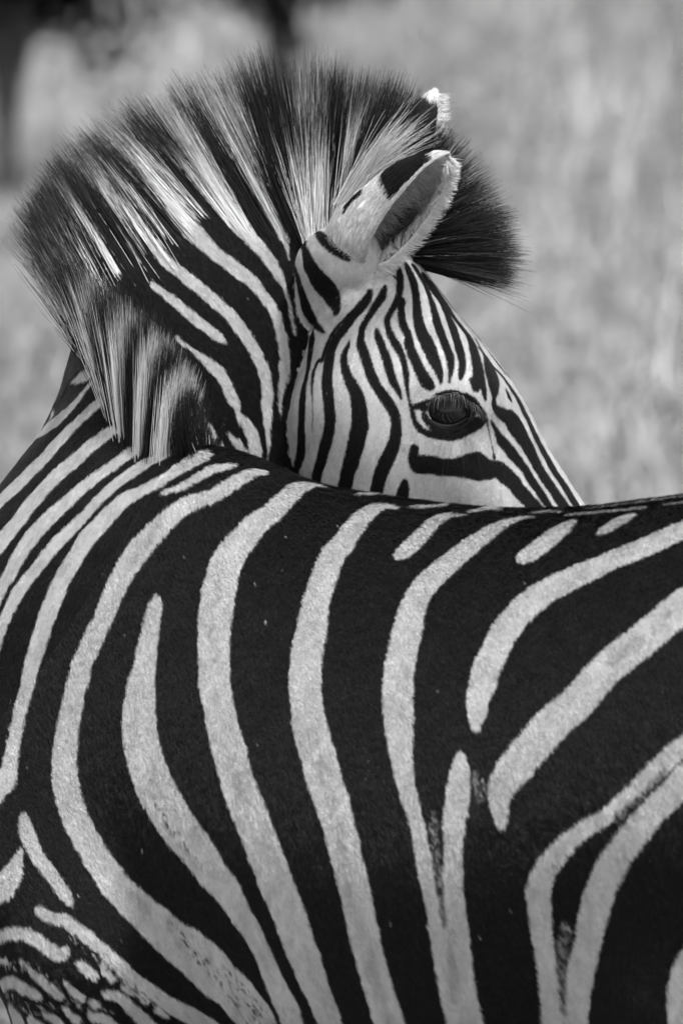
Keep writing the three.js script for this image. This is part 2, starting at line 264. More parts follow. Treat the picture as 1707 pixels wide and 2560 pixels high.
stroke(1, 'T', 'c6', [[545, 345, 46], [545, 395, 86], [540, 480, 110], [525, 580, 114], [515, 680, 100], [512, 800, 86], [508, 900, 96], [480, 1010, 184], [500, 1200, 178], [528, 1400, 166], [567, 1568, 164], [600, 1720, 160]]);
stroke(1, 'T', 'c4', [[1322, 806, 32], [1270, 830, 56], [1215, 864, 46], [1195, 878, 30]]);
stroke(1, 'T', 'c4', [[1045, 838, 40], [990, 880, 70], [930, 930, 78], [870, 976, 74], [838, 994, 44]]);
stroke(1, 'T', 'c4', [[2300, 640, 60], [1900, 730, 80], [1700, 800, 80], [1620, 840, 80], [1530, 882, 88], [1440, 925, 88], [1350, 962, 86], [1250, 1002, 84], [1150, 1048, 94], [1050, 1092, 104], [950, 1142, 110], [880, 1192, 118], [810, 1255, 124], [750, 1330, 128], [710, 1410, 128], [670, 1500, 130], [650, 1568, 126]], 'c6', [[632, 70, 112], [625, 140, 88], [620, 185, 58], [618, 210, 30]]);
stroke(1, 'T', 'c4', [[2600, 900, 100], [2100, 960, 130], [1800, 1070, 140], [1620, 1180, 148], [1540, 1232, 150], [1450, 1310, 150], [1350, 1392, 150], [1250, 1472, 152], [1180, 1540, 152]], 'c6', [[1090, 80, 158], [1000, 160, 158], [920, 242, 162], [850, 322, 164], [785, 400, 154], [742, 462, 134], [724, 520, 108], [727, 580, 84], [733, 635, 60], [738, 662, 28]]);
stroke(1, 'T', 'c6', [[2700, -450, 90], [2100, -100, 90], [1800, 90, 90], [1600, 262, 90], [1500, 350, 96], [1400, 442, 86], [1300, 540, 74], [1200, 622, 74], [1100, 682, 80], [1010, 762, 100], [935, 860, 114], [906, 950, 118], [910, 1060, 108], [922, 1180, 98], [940, 1300, 94], [955, 1400, 96], [968, 1500, 110], [974, 1620, 116]]);
stroke(1, 'T', 'c6', [[2700, -150, 110], [2100, 100, 110], [1800, 270, 120], [1620, 402, 126], [1520, 502, 122], [1420, 604, 124], [1320, 722, 132], [1240, 842, 140], [1190, 950, 142], [1155, 1070, 138], [1130, 1200, 126], [1102, 1330, 130], [1082, 1450, 138], [1066, 1568, 146], [1056, 1720, 150]]);
stroke(1, 'T', 'c6', [[2700, 400, 140], [2100, 700, 140], [1800, 980, 130], [1660, 1180, 130], [1590, 1310, 136], [1560, 1400, 134], [1556, 1500, 130], [1565, 1640, 130]]);
stroke(1, 'T', 'c6', [[2600, 1000, 140], [2200, 1250, 140], [1980, 1500, 130], [1900, 1700, 130], [1880, 1900, 120]]);
// mottled places where the two colours mix
stroke(2, 0, 'c6', [[425, 590, 30], [425, 660, 56], [435, 780, 56], [448, 900, 46], [460, 1010, 34], [470, 1120, 22]]);
stroke(2, 0, 'c6', [[610, 420, 40], [640, 480, 80], [635, 540, 40]]);
stroke(2, 0, 'c6', [[1480, 400, 24], [1420, 470, 36], [1350, 550, 44], [1270, 620, 60]]);
stroke(2, 0, 'c6', [[1030, 1120, 60], [1015, 1220, 70], [1010, 1320, 54], [1012, 1420, 40], [1020, 1520, 30]]);
stroke(1, 0, 'c5', [[960, 1330, 150], [1050, 1400, 170], [1120, 1480, 170], [1170, 1560, 170], [1200, 1700, 160]]);
stroke(3, 0, 'c5', [[900, 1260, 60], [980, 1320, 90], [1060, 1390, 110], [1120, 1470, 120], [1190, 1560, 120]]);
stroke(0, 0, 'c5', [[1030, 1190, 6], [1110, 1270, 20], [1190, 1370, 26], [1225, 1450, 16]]);
stroke(3, 0, 'c5', [[700, 540, 40], [770, 640, 50], [850, 760, 50], [930, 850, 40]]);
stroke(3, 0, 'c5', [[790, 1110, 50], [830, 1170, 60], [870, 1230, 50]]);
// faint shadow stripes inside some of the white ones
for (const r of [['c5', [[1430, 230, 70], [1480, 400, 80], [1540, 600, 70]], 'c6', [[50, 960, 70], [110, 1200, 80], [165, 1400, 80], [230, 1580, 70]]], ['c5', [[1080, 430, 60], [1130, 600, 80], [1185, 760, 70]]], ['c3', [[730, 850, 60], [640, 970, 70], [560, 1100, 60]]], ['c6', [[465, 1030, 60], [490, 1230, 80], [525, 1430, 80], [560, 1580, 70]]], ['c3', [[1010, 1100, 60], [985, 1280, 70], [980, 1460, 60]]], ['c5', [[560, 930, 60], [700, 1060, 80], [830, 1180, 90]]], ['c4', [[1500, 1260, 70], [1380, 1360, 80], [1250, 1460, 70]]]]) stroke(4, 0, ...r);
// shoulder and forearm
stroke(1, 0, 'c5', [[105, 615, 34], [118, 660, 68], [136, 720, 74], [168, 790, 66], [220, 860, 62], [270, 930, 58], [308, 990, 56], [326, 1018, 34]]);
stroke(1, 0, 'c5', [[100, 768, 20], [78, 830, 58], [50, 895, 100], [15, 945, 110], [-30, 985, 80]]);
stroke(1, 0, 'c5', [[180, 1045, 46], [235, 1080, 50], [300, 1095, 58], [370, 1142, 58], [440, 1200, 62], [530, 1280, 62], [610, 1360, 62], [700, 1422, 68], [790, 1482, 76], [880, 1532, 78], [980, 1585, 70]]);
stroke(1, 0, 'c5', [[-40, 1180, 50], [0, 1168, 58], [60, 1152, 58], [120, 1156, 64], [180, 1188, 62], [230, 1225, 60], [275, 1250, 66], [298, 1238, 52]]);
for (const s of [[[365, 1288, 40], [430, 1345, 46]], [[470, 1302, 30], [512, 1356, 38]], [[95, 1282, 18], [160, 1340, 34], [230, 1400, 46], [278, 1438, 36]], [[302, 1378, 24], [340, 1420, 38], [382, 1450, 32]], [[12, 1392, 56], [60, 1374, 56], [110, 1402, 54], [178, 1438, 36]], [[495, 1432, 44], [545, 1442, 48], [600, 1492, 56], [660, 1552, 66], [720, 1610, 66]], [[572, 1402, 36], [602, 1420, 36]], [[645, 1432, 28], [672, 1470, 36]], [[425, 1532, 46], [480, 1546, 52], [540, 1590, 50]], [[302, 1502, 28], [350, 1548, 46]], [[215, 1526, 36], [275, 1562, 40]], [[425, 1468, 36], [442, 1486, 34]], [[2, 1275, 26], [34, 1280, 26]], [[60, 1532, 66], [95, 1560, 60]], [[150, 1562, 54], [190, 1590, 50]], [[-30, 1450, 60], [-10, 1530, 50]], [[720, 1500, 30], [760, 1530, 26]]]) stroke(1, 0, 'c5', s);
stroke(3, 0, 'c5', [[330, 1170, 50], [450, 1260, 60], [560, 1360, 60], [700, 1470, 70]]);
stroke(3, 0, 'c5', [[20, 1300, 60], [180, 1320, 60], [300, 1450, 60], [500, 1520, 60]]);
stroke(3, 0, 'c5', [[40, 1450, 60], [150, 1500, 70], [250, 1490, 60]]);
// pieces along the far side of the back line
stroke(1, 0, 'c4', [[65, 703, 12], [120, 703, 30], [190, 705, 26], [245, 715, 10]]);
stroke(1, 0, 'c4', [[315, 762, 14], [380, 762, 26], [450, 756, 24], [490, 748, 10]]);
stroke(1, 0, 'c4', [[590, 782, 18], [650, 774, 34], [690, 764, 34], [720, 780, 14]]);
stroke(1, 0, 'c4', [[860, 790, 10], [930, 784, 24], [1000, 785, 10]]);
stroke(1, 0, 'c4', [[1030, 800, 10], [1150, 788, 14], [1300, 775, 14], [1400, 765, 8]]);
stroke(1, 0, 'c4', [[1120, 770, 8], [1250, 756, 14], [1400, 736, 14], [1568, 713, 16], [1700, 702, 16]]);
stroke(1, 0, 'c4', [[1480, 751, 8], [1568, 741, 12], [1700, 733, 14]]);
// near side of the neck crest to the fold
onPart = 'neck';
stroke(1, 0, 'n1', [[-60, 420, 60], [30, 482, 66], [90, 535, 80], [180, 602, 86], [280, 690, 88], [380, 772, 90], [470, 842, 94], [545, 893, 84], [590, 930, 40]]);
stroke(1, 0, 'n1', [[-220, -60, 150], [-100, 50, 130], [0, 140, 112], [100, 235, 112], [230, 332, 106], [350, 432, 106], [470, 532, 110], [590, 642, 112], [700, 762, 116], [790, 890, 116], [860, 1010, 110], [920, 1122, 104], [958, 1232, 106], [978, 1350, 106], [980, 1470, 102]], 'n2', [[978, 370, 100], [980, 470, 92], [982, 600, 72], [988, 700, 48], [992, 800, 24], [986, 930, 8]]);
stroke(1, 0, 'n1', [[90, -330, 220], [240, -130, 190], [380, 10, 150], [480, 100, 128], [600, 190, 126], [720, 282, 126], [830, 372, 116], [910, 470, 102], [980, 560, 96], [1050, 662, 92], [1090, 780, 88], [1115, 900, 88], [1135, 1020, 92], [1145, 1130, 102], [1140, 1250, 102], [1122, 1370, 92]], 'n2', [[1112, 440, 60], [1112, 500, 26], [1110, 560, 8]]);
stroke(1, 0, 'n1', [[560, -350, 190], [700, -150, 150], [860, 18, 126], [940, 110, 116], [1010, 200, 110], [1070, 300, 94], [1120, 390, 66], [1150, 470, 38], [1180, 560, 28], [1205, 680, 38], [1220, 780, 38], [1235, 870, 24], [1245, 940, 6]]);
stroke(1, 0, 'n1', [[980, -420, 170], [1060, -200, 130], [1110, -80, 90], [1145, 0, 76], [1170, 60, 64], [1190, 150, 42], [1200, 230, 12]]);
stroke(1, 0, 'n1', [[150, 890, 40], [200, 942, 42], [280, 1000, 38], [360, 1062, 58], [450, 1130, 94], [530, 1212, 112], [590, 1292, 104], [630, 1390, 94], [670, 1490, 86]], 'n2', [[675, 340, 76], [705, 440, 56], [722, 540, 34], [735, 610, 10]]);
stroke(1, 0, 'n2', [[740, 485, 20], [770, 550, 66], [810, 622, 106], [850, 700, 114], [872, 800, 116], [882, 900, 106], [895, 1000, 90]]);
stroke(1, 0, 'n2', [[622, 670, 24], [680, 732, 58], [730, 800, 86], [770, 880, 94], [805, 970, 90]]);
stroke(1, 0, 'n2', [[345, 505, 28], [380, 560, 38], [440, 622, 46], [500, 700, 42], [560, 770, 28], [590, 810, 12]]);
stroke(1, 0, 'n2', [[378, 700, 36], [440, 742, 54], [500, 790, 50], [560, 842, 50], [620, 892, 36], [650, 920, 14]]);
stroke(1, 0, 'n2', [[440, 822, 46], [510, 872, 54], [580, 912, 42], [625, 937, 16]]);
// head: dark lines on the white cheek and brow ('H' repeats on the far side of the face)
onPart = 'head';
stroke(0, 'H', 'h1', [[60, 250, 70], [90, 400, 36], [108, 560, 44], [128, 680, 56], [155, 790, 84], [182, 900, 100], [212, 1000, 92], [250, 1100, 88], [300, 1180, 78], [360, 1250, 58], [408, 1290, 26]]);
stroke(0, 'H', 'h1', [[430, 190, 16], [340, 200, 46], [262, 244, 56], [218, 330, 44], [210, 420, 40], [225, 520, 58], [258, 640, 108], [320, 760, 146], [395, 850, 180], [455, 930, 170], [492, 1010, 130], [520, 1070, 84], [508, 1122, 40]]);
stroke(0, 'H', 'h1', [[330, 350, 40], [365, 395, 84], [420, 450, 112], [480, 500, 116], [550, 550, 106], [605, 595, 70], [638, 628, 18]]);
stroke(0, 'H', 'h1', [[410, 222, 10], [350, 262, 16], [308, 305, 24], [290, 375, 14]]);  // no stripe: the dark of the ear root crease, painted into the coat
stroke(0, 'H', 'h4', [[435, -80, 70], [435, 0, 74], [420, 120, 50], [400, 260, 32], [382, 330, 38], [362, 420, 50], [350, 560, 64], [345, 700, 60], [340, 850, 74], [340, 950, 80], [325, 1050, 80], [298, 1130, 70], [285, 1220, 60], [260, 1400, 60]]);
stroke(0, 0, 'h4', [[262, -60, 74], [272, 60, 74], [276, 150, 64], [268, 280, 70], [245, 400, 66], [215, 540, 70], [185, 680, 60], [165, 800, 50], [120, 950, 70], [100, 1100, 80]]);
stroke(0, 'H', 'h1', [[800, 935, 20], [730, 1020, 30], [640, 1120, 28], [540, 1220, 30], [470, 1320, 34], [420, 1430, 34], [380, 1560, 30]], 'h4', [[510, 140, 28], [460, 240, 28], [445, 340, 26], [440, 430, 18], [448, 550, 12], [448, 680, 10], [445, 800, 6]]);
stroke(0, 'H', 'h1', [[825, 920, 66], [790, 1010, 78], [700, 1110, 78], [620, 1210, 82], [540, 1310, 82], [480, 1420, 80], [440, 1560, 76]], 'h4', [[610, 100, 80], [590, 200, 90], [580, 330, 100], [585, 450, 104], [600, 600, 108], [605, 720, 104], [585, 850, 108], [550, 970, 108], [520, 1080, 100], [490, 1180, 94], [475, 1270, 90], [440, 1420, 90]]);
stroke(0, 'H', 'h1', [[640, 1360, 10], [622, 1420, 40]], 'h4', [[735, 100, 60], [740, 200, 74], [770, 300, 90], [820, 400, 114], [860, 500, 138], [875, 620, 150], [880, 740, 162], [860, 850, 160], [830, 970, 152], [800, 1080, 148], [770, 1180, 138], [740, 1310, 130], [700, 1460, 120]]);
stroke(0, 'H', 'h1', [[965, 865, 36], [940, 950, 78], [880, 1040, 76], [820, 1130, 58], [762, 1230, 60], [745, 1330, 66]], 'h4', [[890, 0, 90], [930, 120, 98], [970, 250, 98], [1020, 360, 98], [1080, 450, 104], [1150, 550, 106], [1200, 650, 100], [1210, 760, 100], [1200, 880, 118], [1160, 1000, 130], [1110, 1100, 138], [1070, 1200, 130], [1040, 1320, 122], [1010, 1460, 120]]);
stroke(0, 'H', 'h1', [[888, 1262, 36], [892, 1300, 62], [930, 1400, 76]], 'h4', [[1120, 120, 88], [1150, 240, 88], [1190, 350, 78], [1230, 430, 54], [1262, 505, 22]]);
stroke(0, 'H', 'h1', [[1085, 680, 26], [1100, 760, 66], [1102, 850, 74], [1090, 950, 68], [1050, 1040, 60], [1000, 1130, 60], [980, 1190, 60], [1000, 1280, 62]], 'h4', [[1210, 0, 84], [1270, 120, 60], [1300, 250, 60], [1310, 370, 46], [1325, 470, 30], [1348, 565, 20]]);
stroke(0, 'H', 'h1', [[1045, 775, 22], [1080, 812, 18]]);
stroke(0, 'H', 'h1', [[1115, 1000, 78], [1112, 1100, 68], [1130, 1220, 78], [1180, 1330, 72]], 'h4', [[1330, 0, 90], [1390, 150, 98], [1440, 260, 110], [1490, 345, 124], [1525, 385, 90]]);
stroke(0, 'H', 'h4', [[1290, 1265, 64], [1280, 1340, 108], [1265, 1420, 120], [1250, 1500, 120]]);
stroke(0, 'H', 'h2', [[55, 150, 40], [110, 280, 70], [140, 400, 74], [155, 550, 80], [170, 680, 98], [210, 800, 118], [260, 900, 128], [300, 1000, 118], [340, 1090, 90], [365, 1180, 58], [370, 1230, 30]]);
stroke(0, 'H', 'h2', [[130, 170, 40], [210, 300, 36], [272, 440, 42], [310, 560, 60], [340, 680, 78], [380, 800, 80], [420, 900, 80], [455, 1000, 80], [465, 1100, 68], [455, 1180, 34], [448, 1240, 14]]);
stroke(0, 'H', 'h2', [[230, 260, 60], [300, 380, 60], [370, 490, 40], [430, 600, 52], [480, 720, 70], [520, 840, 74], [550, 950, 78], [570, 1050, 74], [565, 1130, 68], [555, 1190, 44]]);
stroke(0, 'H', 'h2', [[300, 330, 50], [400, 480, 50], [500, 640, 40], [600, 770, 44], [650, 850, 54], [680, 950, 84], [705, 1050, 96], [720, 1150, 106], [705, 1230, 110], [690, 1285, 76]]);
stroke(0, 'H', 'h2', [[740, 1180, 70], [765, 1280, 56], [775, 1350, 46], [782, 1390, 26]]);
stroke(0, 'H', 'h2', [[340, 350, 50], [460, 500, 44], [560, 630, 34], [660, 750, 26], [740, 850, 20], [800, 930, 18], [880, 1040, 20], [960, 1150, 22]]);
stroke(0, 'H', 'h2', [[690, 830, 14], [740, 920, 16], [790, 1010, 42], [830, 1100, 90], [855, 1200, 110], [860, 1290, 88], [862, 1360, 38], [860, 1430, 46]]);
stroke(0, 'H', 'h2', [[972, 1300, 24], [995, 1350, 44], [1018, 1395, 20]]);
stroke(0, 'H', 'h3', [[935, 520, 36], [945, 585, 60], [1010, 640, 110], [1090, 692, 146], [1150, 780, 148], [1210, 880, 118], [1270, 990, 100], [1320, 1090, 90], [1380, 1200, 88], [1450, 1300, 88], [1530, 1420, 88], [1620, 1550, 88], [1750, 1750, 80]]);
stroke(0, 'H', 'h3', [[908, 705, 22], [950, 790, 48], [1000, 880, 88], [1060, 952, 106], [1130, 1042, 98], [1200, 1122, 80], [1260, 1222, 78], [1320, 1312, 74], [1380, 1402, 74], [1440, 1490, 70], [1560, 1650, 70]]);
stroke(0, 'H', 'h3', [[866, 690, 30], [880, 770, 14], [902, 850, 9], [914, 920, 10], [926, 985, 14], [932, 1040, 34]]);
stroke(0, 'H', 'h3', [[205, 958, 88], [198, 1050, 106], [235, 1105, 160]]);
stroke(0, 'H', 'h3', [[250, 1105, 170], [350, 1110, 176], [460, 1132, 164], [570, 1132, 166], [680, 1122, 216], [780, 1122, 270], [880, 1150, 186], [960, 1142, 150], [1030, 1195, 156], [1110, 1272, 140], [1180, 1360, 132], [1270, 1455, 130], [1340, 1540, 130], [1500, 1740, 120]]);
stroke(0, 'H', 'h3', [[790, 30, 14], [870, 120, 24], [930, 210, 30], [1010, 292, 38], [1080, 392, 46], [1150, 500, 48], [1200, 600, 50], [1260, 720, 50], [1310, 830, 54], [1370, 950, 54], [1440, 1080, 54], [1500, 1180, 58], [1580, 1300, 58], [1700, 1500, 58]]);
stroke(0, 'H', 'h3', [[850, 20, 14], [960, 160, 20], [1080, 310, 20], [1170, 440, 18], [1230, 550, 14], [1290, 660, 12]]);
stroke(0, 'H', 'h3', [[880, 20, 14], [1000, 150, 18], [1100, 290, 18], [1180, 400, 18], [1260, 560, 18], [1350, 740, 18], [1440, 910, 18], [1550, 1100, 18], [1680, 1330, 18]]);
stroke(0, 'H', 'h3', [[168, 560, 36], [190, 640, 44], [222, 735, 58], [290, 800, 66], [380, 838, 66], [480, 848, 76], [580, 848, 78], [660, 810, 78], [740, 770, 96], [800, 740, 76], [852, 700, 40]]);
stroke(0, 'H', 'h3', [[190, 570, 36], [300, 535, 40], [420, 490, 34], [550, 465, 30], [650, 462, 44], [740, 530, 90], [800, 600, 70], [850, 655, 40]]);
stroke(0, 'H', 'h3', [[420, 600, 160], [520, 610, 220], [620, 600, 200], [720, 630, 120]]);
stroke(0, 'H', 'h3', [[290, 640, 50], [360, 720, 60], [450, 780, 70], [560, 790, 60]]);
stroke(0, 'H', 'h3', [[300, 690, 70], [380, 760, 90], [480, 800, 110], [580, 800, 110], [680, 760, 100], [760, 710, 90], [830, 690, 50]]);
stroke(0, 'H', 'h3', [[185, 585, 30], [260, 580, 60], [330, 590, 80]]);
stroke(1, 'H', 'h3', [[218, 625, 20], [262, 692, 30], [300, 745, 28], [332, 782, 14]]);
stroke(0, 'H', 'h3', [[735, 340, 60], [770, 395, 70], [780, 430, 30]]);
// --- STRIPES-END

const segs = [], grid = new Map(), GC = 0.02;
const gk = (i, j, k) => (i + 512) * 1048576 + (j + 512) * 1024 + (k + 512);
const hsT = head; // the head's own median plane
const headMid = P(1000, 900, HD), headN = vZ.clone();
function addSeg(s) {
  const id = segs.length; segs.push(s); const r = Math.max(s.ra, s.rb) + 0.004;
  const lo = [Math.min(s.ax, s.bx) - r, Math.min(s.ay, s.by) - r, Math.min(s.az, s.bz) - r], hi = [Math.max(s.ax, s.bx) + r, Math.max(s.ay, s.by) + r, Math.max(s.az, s.bz) + r];
  for (let i = Math.floor(lo[0] / GC); i <= Math.floor(hi[0] / GC); i++) for (let j = Math.floor(lo[1] / GC); j <= Math.floor(hi[1] / GC); j++) for (let k = Math.floor(lo[2] / GC); k <= Math.floor(hi[2] / GC); k++) { const q = gk(i, j, k); let c = grid.get(q); if (!c) grid.set(q, c = []); c.push(id); }
}
const mirrorT = p => p.clone().addScaledVector(L, -2 * p.clone().sub(W).dot(L)), mirrorH = p => p.clone().addScaledVector(headN, -2 * p.clone().sub(headMid).dot(headN));
strokes.forEach((st, order) => {
  const field = st.on === 'trunk' ? sdfTrunk : st.on === 'neck' ? sdfNeck : sdfHead;
  const pts = st.pts, n = pts.length, line = [];
  const cr = (a, b, c, d, t) => 0.5 * (2 * b + (c - a) * t + (2 * a - 5 * b + 4 * c - d) * t * t + (3 * b - a - 3 * c + d) * t * t * t);
  for (let i = 0; i < n - 1; i++) {
    const p0 = pts[Math.max(0, i - 1)], p1 = pts[i], p2 = pts[i + 1], p3 = pts[Math.min(n - 1, i + 2)], len = Math.hypot(p2[0] - p1[0], p2[1] - p1[1]), m = Math.max(1, Math.ceil(len / 12));
    for (let j = 0; j < m + (i === n - 2 ? 1 : 0); j++) { const t = j / m; line.push([cr(p0[0], p1[0], p2[0], p3[0], t), cr(p0[1], p1[1], p2[1], p3[1], t), Math.max(1, lerp(p1[2], p2[2], t))]); }
  }
  const q = line.map(([x, y, w], i) => {
    const a = line[Math.max(0, i - 1)], b = line[Math.min(line.length - 1, i + 1)], l = Math.hypot(b[0] - a[0], b[1] - a[1]) || 1, nx = -(b[1] - a[1]) / l, ny = (b[0] - a[0]) / l;
    const c = surfaceAt(x, y, field); if (!c) return null;
    const e = surfaceAt(x + nx * w / 2, y + ny * w / 2, field), f = surfaceAt(x - nx * w / 2, y - ny * w / 2, field), r0 = w / 2 / PXM;
    return [c, r0, e, f];
  });
  q.forEach((v, i) => { // half width measured on the skin, square to the stripe
    if (!v || !v[2] || !v[3]) return; const a = q[Math.max(0, i - 1)] || v, b = q[Math.min(q.length - 1, i + 1)] || v, t = b[0].clone().sub(a[0]).normalize();
    const across = p => { const u = p.clone().sub(v[0]); return u.addScaledVector(t, -u.dot(t)).length(); };
    v.push(clamp((across(v[2]) + across(v[3])) / 2, v[1] * 0.8, v[1] * 1.9));
  });
  for (let i = 0; i + 1 < q.length; i++) {
    if (!q[i] || !q[i + 1]) continue; const a = q[i][0], b = q[i + 1][0], ra = q[i][4] || q[i][1], rb = q[i + 1][4] || q[i + 1][1]; if (a.distanceTo(b) > 0.06) continue;
    const put = (a, b) => addSeg({ ax: a.x, ay: a.y, az: a.z, bx: b.x, by: b.y, bz: b.z, ra, rb, order, col: st.col, on: st.on });
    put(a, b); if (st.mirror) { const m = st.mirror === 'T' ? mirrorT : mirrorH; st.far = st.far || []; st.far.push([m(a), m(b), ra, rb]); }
  }
});
// the same pattern on the far side, as its mirror image
const nStroke = strokes.length;
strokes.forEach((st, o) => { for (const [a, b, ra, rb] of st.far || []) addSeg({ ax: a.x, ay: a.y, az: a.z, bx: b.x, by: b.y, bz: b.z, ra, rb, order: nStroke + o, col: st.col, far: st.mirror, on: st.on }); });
tick('stripes ' + segs.length);

const creaseX = P(735, 700, HD).x;
let basePart = 0;
function baseCoat(x, y, z) { // where no traced stripe lies: 0 black .. 1 white
  sdf(x, y, z); const id = basePart = partId, wob = noise3(x * 9, y * 9, z * 9) * 2.5;
  if (y < 0.075) return 0.1;                                    // hooves
  if (id === 4 && y < 0.62) return Math.sin(y * 105 + wob) > 0.1 ? 1 : 0;
  if (id === 3) { sdSweep(head, x, y, z); return head.t > 35 ? 0 : 1; }
  if (id === 2) { const t = neckFar.t, u = neckFar.u; const side = u * 1; return leftOfNeck(x, y, z) ? (Math.sin(t * 1.15 + wob) > 0.25 ? 1 : 0) : 0; }
  if (id === 0 && y < 0.6) return 1;
  return 0;
}
function leftOfNeck(x, y, z) { sdSweep(neckFar, x, y, z); const i = Math.min(neckFar.n - 1, Math.round(neckFar.t)) * 3; return neckFar.u * (neckFar.S[i] * vZ.x + neckFar.S[i + 1] * vZ.y + neckFar.S[i + 2] * vZ.z) < -0.02; }
function coat(x, y, z, edge, grain) {
  const wa = noise3(x * 130, y * 130, z * 130) - 0.5, wb = noise3(x * 130 + 31, y * 130, z * 130) - 0.5, wc = noise3(x * 130, y * 130 + 17, z * 130) - 0.5;
  let col = baseCoat(x, y, z); const amp = basePart === 3 ? 0.001 : 0.0022; x += wa * amp; y += wb * amp; z += wc * amp; const trunk = basePart === 0 || basePart === 4, headNeck = basePart === 2 || basePart === 3;
  const c = grid.get(gk(Math.floor(x / GC), Math.floor(y / GC), Math.floor(z / GC))); if (!c) return col;
  const far = (x - W.x) * L.x + (z - W.z) * L.z < -0.05, farH = (x - headMid.x) * headN.x + (y - headMid.y) * headN.y + (z - headMid.z) * headN.z < 0;
  let cur = -1, best = -1, cc = 0;
  const flush = () => {
    if (cur < 0 || best <= -edge) return; const a = smooth(-edge, edge, best);
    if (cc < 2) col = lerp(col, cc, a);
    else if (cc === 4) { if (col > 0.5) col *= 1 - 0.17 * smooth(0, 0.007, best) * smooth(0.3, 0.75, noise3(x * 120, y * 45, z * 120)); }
    else { const n = noise3(x * 420, y * 190, z * 420) * 0.35 + noise3(x * 1000 + 7, y * 480, z * 1000) * 0.65, m = n > (cc === 2 ? 0.58 : 0.64); if (cc === 2) col = lerp(col, 0.75 * smooth(0.35, 0.75, n), a * smooth(-0.003, 0.005, best)); else if (m && best > 0.001) col = lerp(col, 1 - Math.round(col), smooth(0, 0.006, best)); }
  };
  for (const id of c) {
    const s = segs[id]; if (s.on === 'trunk' ? headNeck : trunk) continue; if (s.far === 'T' ? !far : s.far === 'H' ? !farH : false) continue;
    if (s.order !== cur) { flush(); cur = s.order; best = -1; cc = s.col; }
    const bx = s.bx - s.ax, by = s.by - s.ay, bz = s.bz - s.az, px = x - s.ax, py = y - s.ay, pz = z - s.az, l2 = bx * bx + by * by + bz * bz || 1e-12, t = clamp((px * bx + py * by + pz * bz) / l2, 0, 1);
    const d = Math.hypot(px - bx * t, py - by * t, pz - bz * t), v = lerp(s.ra, s.rb, t) - d; if (v > best) best = v;
  }
  flush(); return col;
}

// ---------------------------------------------------------------- zebra
const zebra = new THREE.Group(); zebra.name = 'zebra'; zebra.position.copy(BASE);
zebra.userData = { label: 'black and white striped zebra with an upright mane looking back over its own back', category: 'zebra' };
scene.add(zebra);
const WHITE = 0.84, BLACK = 0.009;
const shade = c => lerp(BLACK, WHITE, c);
const part = (name, geo, mat, parent = zebra) => { const m = new THREE.Mesh(geo, mat); m.name = name; m.castShadow = m.receiveShadow = true; parent.add(m); return m; };
const toLocal = a => { for (let i = 0; i < a.length; i += 3) { a[i] -= BASE.x; a[i + 1] -= BASE.y; a[i + 2] -= BASE.z; } return a; };

const nrm = new Float32Array(pos.length), skin = new Float32Array(pos.length / 3), vcol = new Float32Array(pos.length);
for (let i = 0; i < pos.length; i += 3) {
  const g = grad(pos[i], pos[i + 1], pos[i + 2], 0.003); nrm[i] = g[0]; nrm[i + 1] = g[1]; nrm[i + 2] = g[2];
  const c = coat(pos[i], pos[i + 1], pos[i + 2], 0.0012); skin[i / 3] = c; vcol[i] = vcol[i + 1] = vcol[i + 2] = shade(c) * 0.9;
}
tick('skin');
{
  const g = new THREE.BufferGeometry();
  g.setAttribute('position', new THREE.BufferAttribute(toLocal(new Float32Array(pos)), 3)); g.setAttribute('normal', new THREE.BufferAttribute(nrm, 3)); g.setAttribute('color', new THREE.BufferAttribute(vcol, 3)); g.setIndex(tri);
  const m = new THREE.MeshPhysicalMaterial({ vertexColors: true, roughness: 0.75, specularIntensity: 0.15 });
  part('body', g, m);
}
// --- short hair of the coat: every hair a thin blade lying along the skin, coloured as the skin at its root
const hairDir = (x, y, z, id) => {
  if (id === 3) return [-0.25, -0.9, 0.05]; if (id === 2) return [0.35, -0.9, 0.1]; if (id === 1) return [-F.x * 0.1, -1, 0];
  return [-F.x * 0.55, -0.75, -F.z * 0.55];
};
function blade() { // a lock of five fine hairs
  const p = [], n = [], ix = [];
  for (const [ox, oy, len, tw, up] of [[-2.3, 0.05, 0.95, -0.5, 0.02], [-1.1, -0.2, 1.05, 0.35, 0.05], [0.1, 0.1, 0.9, -0.2, 0.0], [1.2, -0.1, 1.0, 0.6, 0.06], [2.3, 0.15, 0.85, -0.4, 0.03]]) {
    const b = p.length / 3; p.push(ox - 0.5, oy, 0, ox + 0.5, oy, 0, ox - 0.42 + tw * 0.4, oy + 0.5 * len, 0.05 + up, ox + 0.42 + tw * 0.4, oy + 0.5 * len, 0.05 + up, ox + tw, oy + len, 0.03 + up);
    n.push(-0.25, -0.1, 1, 0.25, -0.1, 1, -0.25, 0, 1, 0.25, 0, 1, 0, 0.1, 1); ix.push(b, b + 1, b + 2, b + 1, b + 3, b + 2, b + 2, b + 3, b + 4);
  }
  const g = new THREE.BufferGeometry(); g.setAttribute('position', new THREE.BufferAttribute(new Float32Array(p), 3)); g.setAttribute('normal', new THREE.BufferAttribute(new Float32Array(n), 3)); g.setIndex(ix); return g;
}
const NH = 800000;
